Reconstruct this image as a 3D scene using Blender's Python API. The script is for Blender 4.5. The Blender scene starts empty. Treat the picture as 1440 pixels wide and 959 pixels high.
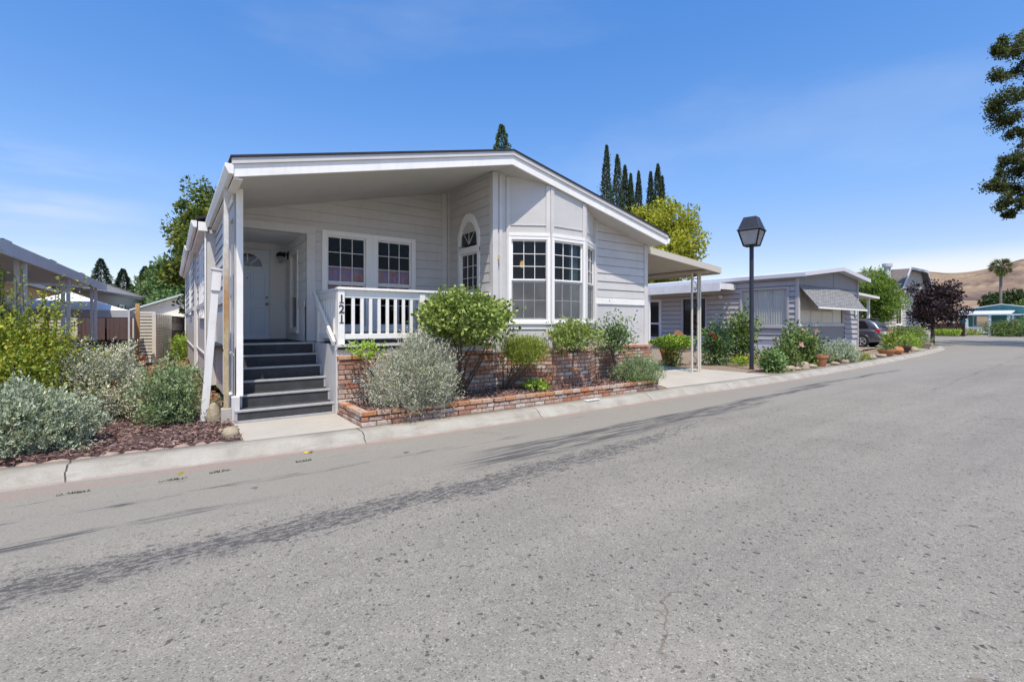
import bpy, math, random
import numpy as np
from mathutils import Vector, Matrix
random.seed(7)
scene = bpy.context.scene
C = scene.collection
R = math.radians

# ------------------------------------------------------------------ materials
def N(nt, t, **kw):
    n = nt.nodes.new(t)
    for k, v in kw.items():
        if k in n.inputs.keys(): n.inputs[k].default_value = v
        else: setattr(n, k, v)
    return n
def L(nt, a, b): nt.links.new(a, b)
def rgb(c): return (c[0], c[1], c[2], 1)
def newmat(name):
    m = bpy.data.materials.new(name); m.use_nodes = True
    nt = m.node_tree; nt.nodes.clear()
    out = nt.nodes.new('ShaderNodeOutputMaterial')
    b = nt.nodes.new('ShaderNodeBsdfPrincipled')
    L(nt, b.outputs[0], out.inputs[0])
    return m, nt, b, out
def mapped(nt, scale=(1, 1, 1), coord='Object'):
    tc = nt.nodes.new('ShaderNodeTexCoord'); mp = nt.nodes.new('ShaderNodeMapping')
    mp.inputs['Scale'].default_value = scale
    L(nt, tc.outputs[coord], mp.inputs[0]); return mp.outputs[0]
def noise(nt, vec, scale, detail=4, rough=.55):
    n = N(nt, 'ShaderNodeTexNoise', Scale=scale, Detail=detail, Roughness=rough)
    L(nt, vec, n.inputs['Vector']); return n.outputs['Fac']
def ramp(nt, fac, stops):
    r = nt.nodes.new('ShaderNodeValToRGB')
    el = r.color_ramp.elements
    while len(el) < len(stops): el.new(.5)
    for e, (p, c) in zip(el, stops):
        e.position = p; e.color = rgb(c) if len(c) == 3 else c
    L(nt, fac, r.inputs[0]); return r.outputs[0]
def mixc(nt, fac, a, b, blend='MIX'):
    m = nt.nodes.new('ShaderNodeMix'); m.data_type = 'RGBA'; m.blend_type = blend
    if isinstance(fac, (int, float)): m.inputs[0].default_value = fac
    else: L(nt, fac, m.inputs[0])
    for i, v in ((6, a), (7, b)):
        if isinstance(v, tuple): m.inputs[i].default_value = rgb(v)
        else: L(nt, v, m.inputs[i])
    return m.outputs[2]
def mth(nt, op, a, b=None, c=None, clamp=False):
    m = nt.nodes.new('ShaderNodeMath'); m.operation = op; m.use_clamp = clamp
    for i, v in enumerate((a, b, c)):
        if v is None: continue
        if isinstance(v, (int, float)): m.inputs[i].default_value = v
        else: L(nt, v, m.inputs[i])
    return m.outputs[0]
def bump(nt, b, h, strength=.3, dist=.01):
    n = N(nt, 'ShaderNodeBump', Strength=strength, Distance=dist)
    L(nt, h, n.inputs['Height']); L(nt, n.outputs[0], b.inputs['Normal'])
def mul(c, k): return tuple(min(1, x * k) for x in c)

def paint(name, c, rough=.6, var=.08, sc=1.5, stretch=(1, 1, 1), fine=30, bmp=.15, dirt=0.0, spec=.3, streak=0.0):
    m, nt, b, o = newmat(name)
    v = mapped(nt, stretch)
    n1 = noise(nt, v, sc, 5); n2 = noise(nt, v, fine, 3)
    col = ramp(nt, n1, [(.3, mul(c, 1 - var)), (.7, mul(c, 1 + var))])
    col = mixc(nt, .5, col, ramp(nt, n2, [(.3, mul(c, 1 - var)), (.7, mul(c, 1 + var * .6))]))
    if dirt:
        d = noise(nt, v, sc * 3.1, 8, .7)
        f = ramp(nt, d, [(.55, (0, 0, 0)), (.75, (dirt, dirt, dirt))])
        col = mixc(nt, f, col, mul(c, .45))
    if streak:
        s1 = noise(nt, mapped(nt, (5, 5, .35)), 2.4, 6, .7); s2 = noise(nt, mapped(nt, (.8, .8, 1.6)), 1.3, 5, .6)
        col = mixc(nt, ramp(nt, s1, [(.5, (0, 0, 0)), (.72, (streak,) * 3)]), col, tuple(x * k for x, k in zip(c, (.62, .58, .50))))
        col = mixc(nt, 1, col, ramp(nt, s2, [(.32, (.93, .925, .915)), (.68, (1.04, 1.04, 1.04))]), 'MULTIPLY')
    L(nt, col, b.inputs['Base Color'])
    b.inputs['Roughness'].default_value = rough
    b.inputs['Specular IOR Level'].default_value = spec
    if bmp: bump(nt, b, n2, bmp, .004)
    return m
def island(name, cols, rough=.8, fine=40, bmp=.5, speck=.25, bd=.004):
    m, nt, b, o = newmat(name)
    g = nt.nodes.new('ShaderNodeNewGeometry')
    stops = [((i + .5) / len(cols), c) for i, c in enumerate(cols)]
    col = ramp(nt, g.outputs['Random Per Island'], stops)
    v = mapped(nt); n2 = noise(nt, v, fine, 5, .65)
    k = ramp(nt, n2, [(.3, (1 - speck,) * 3), (.7, (1 + speck * .3,) * 3)])
    col = mixc(nt, 1.0, col, k, 'MULTIPLY')
    L(nt, col, b.inputs['Base Color'])
    b.inputs['Roughness'].default_value = rough; b.inputs['Specular IOR Level'].default_value = .2
    if bmp: bump(nt, b, n2, bmp, bd)
    return m
def leafm(name, cols, trans=.22, clump=1.2, rough=.55, gain=2.35):
    m, nt, b, o = newmat(name)
    g = nt.nodes.new('ShaderNodeNewGeometry')
    cols = [mul(cols[0], .38)] + list(cols) + [mul(cols[0], 1.35)] if gain > 1.2 else cols
    stops = [((i + .5) / len(cols), mul(c, gain)) for i, c in enumerate(cols)]
    col = ramp(nt, g.outputs['Random Per Island'], stops)
    v = mapped(nt); n1 = noise(nt, v, clump, 3)
    col = mixc(nt, 1.0, col, ramp(nt, n1, [(.3, (.72, .74, .72)), (.7, (1.2, 1.18, 1.05))]), 'MULTIPLY')
    L(nt, col, b.inputs['Base Color'])
    b.inputs['Roughness'].default_value = rough; b.inputs['Specular IOR Level'].default_value = .25
    t = nt.nodes.new('ShaderNodeBsdfTranslucent'); L(nt, mixc(nt, 1, col, (1.1, 1.15, .7), 'MULTIPLY'), t.inputs[0])
    ms = nt.nodes.new('ShaderNodeMixShader'); ms.inputs[0].default_value = trans
    L(nt, b.outputs[0], ms.inputs[1]); L(nt, t.outputs[0], ms.inputs[2]); L(nt, ms.outputs[0], o.inputs[0])
    return m
def glassm(name, tint=(.8, .85, .85), refl=.5):
    m, nt, b, o = newmat(name); nt.nodes.remove(b)
    tr = nt.nodes.new('ShaderNodeBsdfTransparent'); tr.inputs[0].default_value = rgb(tint)
    gl = nt.nodes.new('ShaderNodeBsdfGlossy'); gl.inputs[0].default_value = (1, 1, 1, 1); gl.inputs['Roughness'].default_value = .02
    v = mapped(nt); n1 = noise(nt, v, 1.7, 2)
    bp = N(nt, 'ShaderNodeBump', Strength=.06, Distance=.02); L(nt, n1, bp.inputs['Height']); L(nt, bp.outputs[0], gl.inputs['Normal'])
    fr = N(nt, 'ShaderNodeFresnel', IOR=1.45)
    f = mth(nt, 'MULTIPLY', fr.outputs[0], refl, clamp=True)
    ms = nt.nodes.new('ShaderNodeMixShader'); L(nt, f, ms.inputs[0])
    L(nt, tr.outputs[0], ms.inputs[1]); L(nt, gl.outputs[0], ms.inputs[2]); L(nt, ms.outputs[0], o.inputs[0])
    return m

M = {}
M['grey'] = paint('grey_house_paint', (.575, .55, .518), .65, .05, .8, dirt=.08, streak=.14)
M['greydim'] = paint('grey_trim_paint', (.62, .592, .56), .6, .05, 1.2, dirt=.1, streak=.14)
M['white'] = paint('white_paint', (.88, .845, .78), .5, .04, 2, dirt=.15, streak=.2)
M['oldwhite'] = paint('weathered_white_paint', (.76, .74, .71), .65, .06, 4, dirt=.22, streak=.3)
M['shingle_dark'] = paint('dark_roof_shingle', (.035, .035, .04), .9, .3, 8, fine=90)
M['door'] = paint('door_paint', (.80, .88, .97), .45, .03, 1)
M['trimwhite'] = paint('window_vinyl', (.86, .83, .78), .4, .03, 3, dirt=.1)
M['screen'] = None
M['carpet'] = paint('dark_step_carpet', (.062, .061, .062), .95, .4, 5, fine=160, bmp=.6, dirt=.3)
M['nosing'] = paint('step_edge_paint', (.40, .39, .375), .75, .15, 9, dirt=.5)
M['tan_rust'] = None
M['recess'] = paint('recess_brightened_grey', (.86, .85, .82), .6, .04, 1)  # house grey made lighter here, standing in for light deep in the recess
M['black'] = paint('black_metal', (.015, .015, .017), .5, .2, 8)
M['lamppost'] = paint('lamp_post_paint', (.035, .037, .05), .5, .25, 9, dirt=.3)
M['brass'] = paint('brass_metal', (.55, .42, .2), .35, .1, 10)
M['concrete'] = paint('pale_concrete', (.45, .41, .345), .9, .14, 1.4, fine=120, bmp=.3, dirt=.25, spec=.15)
M['tanmetal'] = paint('tan_carport_metal', (.56, .50, .41), .5, .05, 1.5, dirt=.12)
M['creammetal'] = paint('cream_carport_post', (.62, .58, .49), .5, .06, 4, dirt=.25)
M['galv'] = paint('galvanised_metal', (.56, .57, .58), .45, .12, 5, dirt=.35)
M['rockm'] = island('garden_rock', [(.40, .31, .18), (.36, .28, .175), (.42, .35, .24), (.30, .26, .21)], .9, 14, .9, .35, .02)
M['edging'] = island('pink_edging_stone', [(.36, .24, .19), (.40, .29, .23), (.33, .23, .19)], .9, 25, .7, .3, .01)
M['terracotta'] = paint('terracotta', (.42, .17, .085), .8, .15, 9, dirt=.3)
M['orangeclay'] = paint('orange_glazed_clay', (.48, .19, .07), .6, .12, 7, dirt=.2)
M['bark'] = paint('tree_bark', (.11, .085, .065), .9, .35, 9, (1, 1, .3), 40, .8)
M['barkgrey'] = paint('grey_bark', (.2, .17, .145), .9, .3, 9, (1, 1, .3), 40, .8)
M['mauve'] = paint('mauve_grey_siding', (.42, .395, .395), .7, .07, 1.2, dirt=.15, streak=.2)
M['mauve_trim'] = paint('pale_mauve_trim', (.60, .585, .61), .6, .06, 2, dirt=.2)
M['taupe'] = paint('taupe_gable_board', (.27, .26, .265), .7, .06, 1.2, dirt=.15)
M['curtain'] = paint('pale_curtain', (.72, .70, .66), .9, .08, 4)
M['shingle_grey'] = None
M['tanwall'] = paint('tan_house_wall', (.50, .40, .25), .75, .06, 1, dirt=.15)
M['greyhouse'] = paint('grey_house_wall', (.26, .255, .25), .75, .06, 1, dirt=.15)
M['cream'] = paint('cream_slat', (.68, .63, .52), .65, .08, 3, dirt=.25)
M['shed_door'] = paint('plum_brown_door', (.13, .085, .085), .75, .18, 5, (4, 4, .6), dirt=.3)
M['redfence'] = paint('red_brown_fence', (.09, .045, .035), .85, .3, 5, (6, 6, .5), dirt=.3)
M['timber'] = paint('raw_timber', (.45, .27, .12), .8, .15, 5, (6, 6, .6), dirt=.2)
M['tent'] = paint('white_canopy_cloth', (.82, .82, .83), .8, .04, 2)
M['tentgrey'] = paint('grey_canopy_cloth', (.42, .43, .45), .8, .05, 2)
M['tarp'] = paint('black_tarp', (.02, .02, .022), .5, .3, 6, bmp=.5)
M['orange'] = paint('orange_plastic', (.72, .13, .02), .5, .08, 5)
M['suv'] = None
M['rubber'] = paint('tyre_rubber', (.02, .02, .02), .9, .2, 8)
M['alloy'] = paint('alloy_rim', (.5, .5, .52), .3, .08, 6)
M['darkglass'] = paint('dark_car_glass', (.012, .013, .016), .08, .1, 2, bmp=0, spec=.6)
M['red_lens'] = paint('red_lens', (.45, .02, .03), .15, .1, 8, bmp=0, spec=.6)
M['plate'] = paint('licence_plate', (.6, .6, .62), .5, .1, 6)
M['beige'] = paint('beige_siding', (.52, .48, .42), .7, .06, 1.5, dirt=.15)
M['brownroof'] = paint('brown_roof', (.17, .145, .135), .9, .2, 6, fine=40)
M['teal'] = paint('teal_house_wall', (.10, .30, .31), .7, .06, 1)
M['teal_trim'] = paint('pale_teal_trim', (.62, .72, .73), .6, .06, 2)
M['whiteroof'] = paint('pale_metal_roof', (.58, .60, .61), .5, .06, 2)
M['wicker'] = paint('wicker', (.30, .16, .08), .8, .25, 20, fine=80)
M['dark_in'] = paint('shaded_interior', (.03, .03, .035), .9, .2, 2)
M['mortar'] = paint('mortar', (.20, .18, .16), .95, .15, 12, fine=90, bmp=.6)
M['brick'] = island('used_brick', [(.44, .18, .10), (.60, .46, .36), (.50, .27, .18), (.38, .18, .12), (.64, .53, .44), (.56, .25, .12), (.50, .34, .26), (.68, .60, .52), (.54, .37, .28), (.46, .25, .17), (.48, .21, .12)], .9, 22, .7, .45, .008)
M['brickcap'] = island('orange_brick_cap', [(.50, .23, .11), (.54, .33, .21), (.55, .45, .37), (.46, .18, .08), (.56, .42, .32)], .9, 22, .7, .4, .008)
M['chips'] = island('bark_chips', [(.22, .125, .10), (.30, .19, .155), (.14, .08, .068), (.40, .28, .23), (.26, .155, .125)], .9, 60, .5, .3)
M['mulch'] = paint('mulch_soil', (.085, .05, .045), .95, .5, 16, fine=70, bmp=1)
M['soil'] = paint('dry_garden_soil', (.27, .205, .145), .95, .22, 3, fine=45, bmp=.8, dirt=.3)
M['redsoil'] = paint('needle_littered_soil', (.30, .16, .095), .95, .3, 5, fine=50, bmp=.9)
M['litter'] = island('fallen_leaf_litter', [(.40, .22, .12), (.34, .17, .09), (.46, .30, .18), (.25, .13, .08)], .9, 50, .3, .3)
M['lampglass'] = None
M['numeral'] = paint('house_numeral', (.035, .035, .04), .5, .2, 10)
M['paintmark'] = paint('kerb_white_paint', (.80, .80, .78), .8, .08, 14, dirt=.5)
M['greymark'] = paint('kerb_grey_paint', (.42, .43, .43), .8, .15, 14, dirt=.4)
M['yellowleaf'] = paint('fallen_leaf', (.5, .40, .05), .8, .2, 10)

def special():
    m, nt, b, o = newmat('grey_shingle')
    tc = nt.nodes.new('ShaderNodeTexCoord'); sp = nt.nodes.new('ShaderNodeSeparateXYZ'); L(nt, tc.outputs['Object'], sp.inputs[0])
    cb = nt.nodes.new('ShaderNodeCombineXYZ'); L(nt, sp.outputs[0], cb.inputs[0]); L(nt, mth(nt, 'SUBTRACT', sp.outputs[2], mth(nt, 'MULTIPLY', sp.outputs[1], -.6)), cb.inputs[1])
    bk = N(nt, 'ShaderNodeTexBrick', Scale=1.0); bk.inputs['Brick Width'].default_value = .26; bk.inputs['Row Height'].default_value = .105; bk.inputs['Mortar Size'].default_value = .014
    bk.inputs['Color1'].default_value = (.22, .215, .21, 1); bk.inputs['Color2'].default_value = (.31, .30, .295, 1); bk.inputs['Mortar'].default_value = (.09, .09, .09, 1)
    L(nt, cb.outputs[0], bk.inputs['Vector']); n2 = noise(nt, mapped(nt), 30, 4)
    L(nt, mixc(nt, 1, bk.outputs['Color'], ramp(nt, n2, [(.3, (.7, .7, .7)), (.7, (1.15, 1.15, 1.15))]), 'MULTIPLY'), b.inputs['Base Color']); b.inputs['Roughness'].default_value = .95; M['shingle_grey'] = m
    m, nt, b, o = newmat('stained_downspout')
    v = mapped(nt, (1, 1, .35)); n1 = noise(nt, v, 3, 6, .7); n3 = noise(nt, mapped(nt), 18, 4)
    tc = nt.nodes.new('ShaderNodeTexCoord'); sp = nt.nodes.new('ShaderNodeSeparateXYZ'); L(nt, tc.outputs['Object'], sp.inputs[0])
    z = mth(nt, 'ADD', sp.outputs[2], mth(nt, 'MULTIPLY', n1, 1.6))
    col = ramp(nt, mth(nt, 'DIVIDE', z, 5.0), [(.2, (.44, .36, .22)), (.42, (.44, .33, .17)), (.54, (.42, .22, .08)), (.62, (.50, .40, .28)), (.70, (.62, .59, .54))])
    col = mixc(nt, 1, col, ramp(nt, n3, [(.3, (.8, .8, .8)), (.7, (1.1, 1.1, 1.1))]), 'MULTIPLY')
    L(nt, col, b.inputs['Base Color']); b.inputs['Roughness'].default_value = .7; M['tan_rust'] = m
    m, nt, b, o = newmat('suv_paint')
    b.inputs['Base Color'].default_value = (.045, .047, .062, 1); b.inputs['Metallic'].default_value = .5
    b.inputs['Roughness'].default_value = .3; b.inputs['Coat Weight'].default_value = .6; M['suv'] = m
    n1 = noise(nt, mapped(nt), 4, 3); L(nt, ramp(nt, n1, [(.3, (.085, .088, .105)), (.7, (.11, .113, .135))]), b.inputs['Base Color'])
    m, nt, b, o = newmat('insect_screen')
    tr = nt.nodes.new('ShaderNodeBsdfTransparent'); ms = nt.nodes.new('ShaderNodeMixShader'); ms.inputs[0].default_value = .52
    n1 = noise(nt, mapped(nt), 2.2, 3)
    L(nt, ramp(nt, n1, [(.3, (.15, .15, .15)), (.7, (.26, .26, .26))]), b.inputs['Base Color']); b.inputs['Roughness'].default_value = .8
    L(nt, tr.outputs[0], ms.inputs[1]); L(nt, b.outputs[0], ms.inputs[2]); L(nt, ms.outputs[0], o.inputs[0]); M['screen'] = m
    m, nt, b, o = newmat('frosted_lamp_pane')
    n1 = noise(nt, mapped(nt), 5, 3)
    L(nt, ramp(nt, n1, [(.3, (.50, .50, .50)), (.7, (.62, .62, .62))]), b.inputs['Base Color']); b.inputs['Roughness'].default_value = .25
    t = nt.nodes.new('ShaderNodeBsdfTranslucent'); t.inputs[0].default_value = (.75, .75, .75, 1)
    ms = nt.nodes.new('ShaderNodeMixShader'); ms.inputs[0].default_value = .5
    L(nt, b.outputs[0], ms.inputs[1]); L(nt, t.outputs[0], ms.inputs[2]); L(nt, ms.outputs[0], o.inputs[0]); M['lampglass'] = m
    m, nt, b, o = newmat('lit_bulb')
    b.inputs['Base Color'].default_value = (.9, .7, .4, 1); b.inputs['Emission Color'].default_value = (1, .62, .22, 1)
    b.inputs['Emission Strength'].default_value = .7; M['bulb'] = m
    m, nt, b, o = newmat('patterned_curtain')
    v = mapped(nt, (1, 1, 2.2)); n1 = noise(nt, v, 3.2, 4)
    L(nt, ramp(nt, n1, [(.35, (.75, .30, .30)), (.48, (.85, .5, .5)), (.55, (.5, .4, .8)), (.68, (.85, .42, .40))]), b.inputs['Base Color'])
    b.inputs['Roughness'].default_value = .9; M['pink'] = m
    M['glass'] = glassm('window_glass', (.68, .71, .69), .42)
    M['glassbay'] = glassm('bay_window_glass', (.72, .76, .76), .8); M['glassclear'] = glassm('clear_window_glass', (.93, .94, .93), .6)
    M['tealcurtain'] = paint('teal_curtain', (.26, .36, .37), .9, .12, 5)
special()

def asphalt():
    m, nt, b, o = newmat('aged_asphalt')
    tc = nt.nodes.new('ShaderNodeTexCoord'); P = tc.outputs['Object']
    sp = nt.nodes.new('ShaderNodeSeparateXYZ'); L(nt, P, sp.inputs[0]); X, Y = sp.outputs[0], sp.outputs[1]
    vor = N(nt, 'ShaderNodeTexVoronoi', Scale=122.0); L(nt, P, vor.inputs['Vector'])
    sc = nt.nodes.new('ShaderNodeSeparateColor'); L(nt, vor.outputs['Color'], sc.inputs[0])
    agg = ramp(nt, sc.outputs[0], [(.0, (.10, .094, .085)), (.05, (.17, .160, .143)), (.16, (.236, .222, .196)), (.8, (.270, .254, .225)), (.95, (.31, .292, .26)), (.99, (.39, .37, .335))])
    vor2 = N(nt, 'ShaderNodeTexVoronoi', Scale=48.0); L(nt, P, vor2.inputs['Vector'])
    sc2 = nt.nodes.new('ShaderNodeSeparateColor'); L(nt, vor2.outputs['Color'], sc2.inputs[0])
    peb = ramp(nt, sc2.outputs[1], [(.0, (.30, .30, .32)), (.045, (.97, .97, .97)), (.9, (1, 1, 1)), (1, (1.12, 1.1, 1.06))])
    col = mixc(nt, 1, agg, peb, 'MULTIPLY')
    fine = noise(nt, P, 150, 3, .6)
    col = mixc(nt, 1, col, ramp(nt, fine, [(.25, (.75, .75, .75)), (.75, (1.22, 1.22, 1.22))]), 'MULTIPLY')
    big = noise(nt, P, .55, 6, .6)
    mpw = nt.nodes.new('ShaderNodeMapping'); mpw.inputs['Scale'].default_value = (.12, 1.1, 1); L(nt, P, mpw.inputs[0]); lane = noise(nt, mpw.outputs[0], 1.0, 4, .6)
    col = mixc(nt, 1, col, ramp(nt, big, [(.3, (.9, .9, .91)), (.7, (1.07, 1.06, 1.05))]), 'MULTIPLY')
    col = mixc(nt, 1, col, ramp(nt, lane, [(.3, (.83, .83, .84)), (.7, (1.08, 1.075, 1.06))]), 'MULTIPLY')
    mid = noise(nt, P, 5.5, 5, .65); col = mixc(nt, 1, col, ramp(nt, mid, [(.3, (.93, .93, .93)), (.7, (1.05, 1.05, 1.05))]), 'MULTIPLY')
    # smoother, finer surface lane-side of the worn band
    near = mth(nt, 'SMOOTH_MIN', mth(nt, 'MULTIPLY', mth(nt, 'SUBTRACT', Y, 4.1), 1.5), 1.0, .3)
    near = mth(nt, 'MAXIMUM', near, 0.0)
    smooth_c = ramp(nt, noise(nt, P, 60, 4, .7), [(.3, (.225, .211, .186)), (.7, (.285, .268, .237))])
    col = mixc(nt, mth(nt, 'MULTIPLY', near, .72), col, smooth_c)
    # worn dark seal-coat band running along the lane
    def stretched(sx, sy, scale, det):
        mp = nt.nodes.new('ShaderNodeMapping'); mp.inputs['Scale'].default_value = (sx, sy, 1); L(nt, P, mp.inputs[0])
        return noise(nt, mp.outputs[0], scale, det, .68)
    def rng(x, a, bb, ta=0.0, tb=1.0):
        mr = nt.nodes.new('ShaderNodeMapRange'); mr.interpolation_type = 'SMOOTHSTEP'; L(nt, x, mr.inputs[0])
        for i, q in enumerate((a, bb, ta, tb)): mr.inputs[i + 1].default_value = q
        return mr.outputs[0]
    n1 = stretched(1.3, 4.0, 4.2, 8); n2 = stretched(.5, 2.2, 1.5, 5); wob = stretched(1, 1, .5, 2)
    yc = mth(nt, 'ADD', mth(nt, 'MULTIPLY', rng(X, 2.0, 11.0), .75), 3.93)
    yc = mth(nt, 'ADD', yc, mth(nt, 'MULTIPLY', mth(nt, 'SUBTRACT', wob, .5), .5))
    dy = mth(nt, 'ABSOLUTE', mth(nt, 'SUBTRACT', Y, yc))
    prof = rng(dy, .02, .36, 1.0, 0.0)
    fade = mth(nt, 'MULTIPLY', rng(X, 3.2, 9.5, 1.0, .0), rng(X, -9, -3, .3, 1))
    n4 = stretched(2.2, 5.0, 11.0, 5)
    val = mth(nt, 'ADD', mth(nt, 'ADD', mth(nt, 'ADD', mth(nt, 'MULTIPLY', n1, .78), mth(nt, 'MULTIPLY', n4, .58)), mth(nt, 'MULTIPLY', n2, .30)), mth(nt, 'MULTIPLY', mth(nt, 'MULTIPLY', prof, fade), .22))
    m1 = mth(nt, 'MULTIPLY', rng(val, .95, .99), rng(prof, 0.0, .12))
    n5 = stretched(1.6, 4.5, 7.5, 6); m1 = mth(nt, 'MULTIPLY', m1, rng(n5, .44, .53, .12, 1))
    band = [m1]
    def streak(y0, w, x0, x1, th, sx=.8, bend=0.0):
        c = mth(nt, 'ADD', mth(nt, 'MULTIPLY', X, bend), y0)
        d = mth(nt, 'ABSOLUTE', mth(nt, 'SUBTRACT', Y, mth(nt, 'ADD', c, mth(nt, 'MULTIPLY', mth(nt, 'SUBTRACT', wob, .5), .25))))
        pr = rng(d, w * .3, w, 1, 0)
        xf = mth(nt, 'MULTIPLY', rng(X, x0 - 1, x0), rng(X, x1, x1 + 1.2, 1, 0))
        nn = stretched(sx, 9, 2.2, 6)
        return mth(nt, 'MULTIPLY', mth(nt, 'MULTIPLY', pr, xf), rng(nn, th, th + .12))
    band += [streak(5.28, .09, -8, 3.4, .50), streak(4.72, .10, -9, -.2, .44), streak(4.75, .15, 3.6, 13, .40, .5, .03), streak(4.35, .3, 3.2, 9, .42, .5, .055),
             streak(5.75, .05, -8, 9, .56), streak(5.2, .12, 12, 19, .42, .4, .012), streak(2.6, .1, 14, 40, .52, .3, .05)]
    dark = band[0]
    for s in band[1:]: dark = mth(nt, 'MAXIMUM', dark, s)
    # loose dark spots
    sp3 = N(nt, 'ShaderNodeTexVoronoi', Scale=1.15); L(nt, P, sp3.inputs['Vector'])
    wob2 = noise(nt, P, 14, 3)
    d3 = mth(nt, 'ADD', sp3.outputs['Distance'], mth(nt, 'MULTIPLY', mth(nt, 'SUBTRACT', wob2, .5), .16))
    sc3 = nt.nodes.new('ShaderNodeSeparateColor'); L(nt, sp3.outputs['Color'], sc3.inputs[0])
    spot = mth(nt, 'MULTIPLY', rng(d3, .03, .06, 1, 0), mth(nt, 'GREATER_THAN', sc3.outputs[0], .55))
    dark = mth(nt, 'MAXIMUM', dark, mth(nt, 'MULTIPLY', spot, .8))
    col = mixc(nt, mth(nt, 'MULTIPLY', dark, .92), col, ramp(nt, fine, [(.3, (.052, .051, .054)), (.7, (.098, .096, .098))]))
    # hairline cracks
    wv = nt.nodes.new('ShaderNodeTexNoise'); wv.inputs['Scale'].default_value = 2.2; wv.inputs['Detail'].default_value = 5; L(nt, P, wv.inputs['Vector'])
    va = nt.nodes.new('ShaderNodeVectorMath'); va.operation = 'SCALE'; L(nt, wv.outputs['Color'], va.inputs[0]); va.inputs['Scale'].default_value = .55
    vb = nt.nodes.new('ShaderNodeVectorMath'); vb.operation = 'ADD'; L(nt, P, vb.inputs[0]); L(nt, va.outputs[0], vb.inputs[1])
    ve = N(nt, 'ShaderNodeTexVoronoi', Scale=.42); ve.feature = 'DISTANCE_TO_EDGE'; L(nt, vb.outputs[0], ve.inputs['Vector'])
    crk = mth(nt, 'MULTIPLY', mth(nt, 'LESS_THAN', ve.outputs['Distance'], .0035), rng(noise(nt, P, .5, 3), .50, .60))
    col = mixc(nt, mth(nt, 'MULTIPLY', crk, .55), col, (.13, .10, .07))
    # faded red kerb paint at the road's edge
    red = mth(nt, 'MULTIPLY', rng(mth(nt, 'ABSOLUTE', mth(nt, 'SUBTRACT', Y, 6.08)), .06, .14, 1, 0), rng(stretched(.6, 4, 2, 6), .40, .58))
    red = mth(nt, 'MULTIPLY', red, rng(X, 12, 18, 1, 0))
    col = mixc(nt, mth(nt, 'MULTIPLY', red, .45), col, (.33, .20, .175))
    col = mixc(nt, 1, col, (1.05, 1.02, .95), 'MULTIPLY')
    L(nt, col, b.inputs['Base Color']); b.inputs['Roughness'].default_value = .88; b.inputs['Specular IOR Level'].default_value = .25
    h = mth(nt, 'ADD', mth(nt, 'MULTIPLY', vor.outputs['Distance'], -1.0), mth(nt, 'MULTIPLY', fine, .5))
    bump(nt, b, h, .35, .006)
    M['asphalt'] = m
    m, nt, b, o = newmat('kerb_concrete')
    tc = nt.nodes.new('ShaderNodeTexCoord'); P = tc.outputs['Object']
    sp = nt.nodes.new('ShaderNodeSeparateXYZ'); L(nt, P, sp.inputs[0])
    n1 = noise(nt, P, 2.2, 7, .65); n2 = noise(nt, P, 110, 3)
    col = ramp(nt, n1, [(.26, (.25, .225, .18)), (.48, (.35, .32, .265)), (.72, (.42, .39, .33))])
    col = mixc(nt, 1, col, ramp(nt, n2, [(.3, (.85, .85, .85)), (.7, (1.1, 1.1, 1.1))]), 'MULTIPLY')
    wob = noise(nt, P, 5, 4)
    xx = mth(nt, 'ADD', mth(nt, 'ADD', sp.outputs[0], .85 + 29 - .05), mth(nt, 'MULTIPLY', wob, .10))
    fr = mth(nt, 'MULTIPLY', mth(nt, 'FRACT', mth(nt, 'DIVIDE', xx, 2.9)), 2.9)
    st = noise(nt, mapped(nt, (.5, 3, 3)), 3.0, 8, .75); col = mixc(nt, ramp(nt, st, [(.52, (0, 0, 0)), (.68, (.55, .55, .55))]), col, (.20, .175, .14))
    line = mth(nt, 'LESS_THAN', fr, .015)
    col = mixc(nt, line, col, (.075, .065, .05))
    low = mth(nt, 'LESS_THAN', mth(nt, 'ADD', sp.outputs[2], mth(nt, 'MULTIPLY', n1, .05)), .042)
    col = mixc(nt, mth(nt, 'MULTIPLY', low, .5), col, (.32, .205, .165))
    L(nt, col, b.inputs['Base Color']); b.inputs['Roughness'].default_value = .9; b.inputs['Specular IOR Level'].default_value = .2
    bump(nt, b, n2, .3, .004); M['kerb'] = m
    m, nt, b, o = newmat('golden_hill_grass')
    P = mapped(nt); n1 = noise(nt, P, .013, 8, .58); n2 = noise(nt, mapped(nt, (1, 1, 2.5)), .034, 6)
    col = ramp(nt, n1, [(.36, (.14, .095, .068)), (.5, (.25, .175, .105)), (.64, (.34, .25, .15))])
    col = mixc(nt, 1, col, ramp(nt, n2, [(.3, (.72, .72, .76)), (.65, (1.08, 1.06, 1.02))]), 'MULTIPLY')
    fa = nt.nodes.new('ShaderNodeAttribute'); fa.attribute_name = 'fold_shade'
    col = mixc(nt, 1, col, ramp(nt, fa.outputs['Fac'], [(.30, (.36, .33, .37)), (.56, (.72, .69, .70)), (.84, (1.12, 1.09, 1.02))]), 'MULTIPLY')  # terrain shading put into the colour: gullies darker, crests lighter
    vv = N(nt, 'ShaderNodeTexVoronoi', Scale=.0085); L(nt, P, vv.inputs['Vector'])
    tre = ramp(nt, mth(nt, 'ADD', vv.outputs['Distance'], mth(nt, 'MULTIPLY', noise(nt, P, .06, 5), .3)), [(.19, (1, 1, 1)), (.23, (0, 0, 0))])
    col = mixc(nt, tre, col, (.06, .06, .045))
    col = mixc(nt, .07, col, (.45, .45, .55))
    L(nt, col, b.inputs['Base Color']); b.inputs['Roughness'].default_value = 1; b.inputs['Specular IOR Level'].default_value = 0
    M['hill'] = m
    M['ground'] = paint('dry_ground', (.25, .21, .15), .95, .25, .2, fine=8, bmp=.3)
asphalt()

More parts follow.
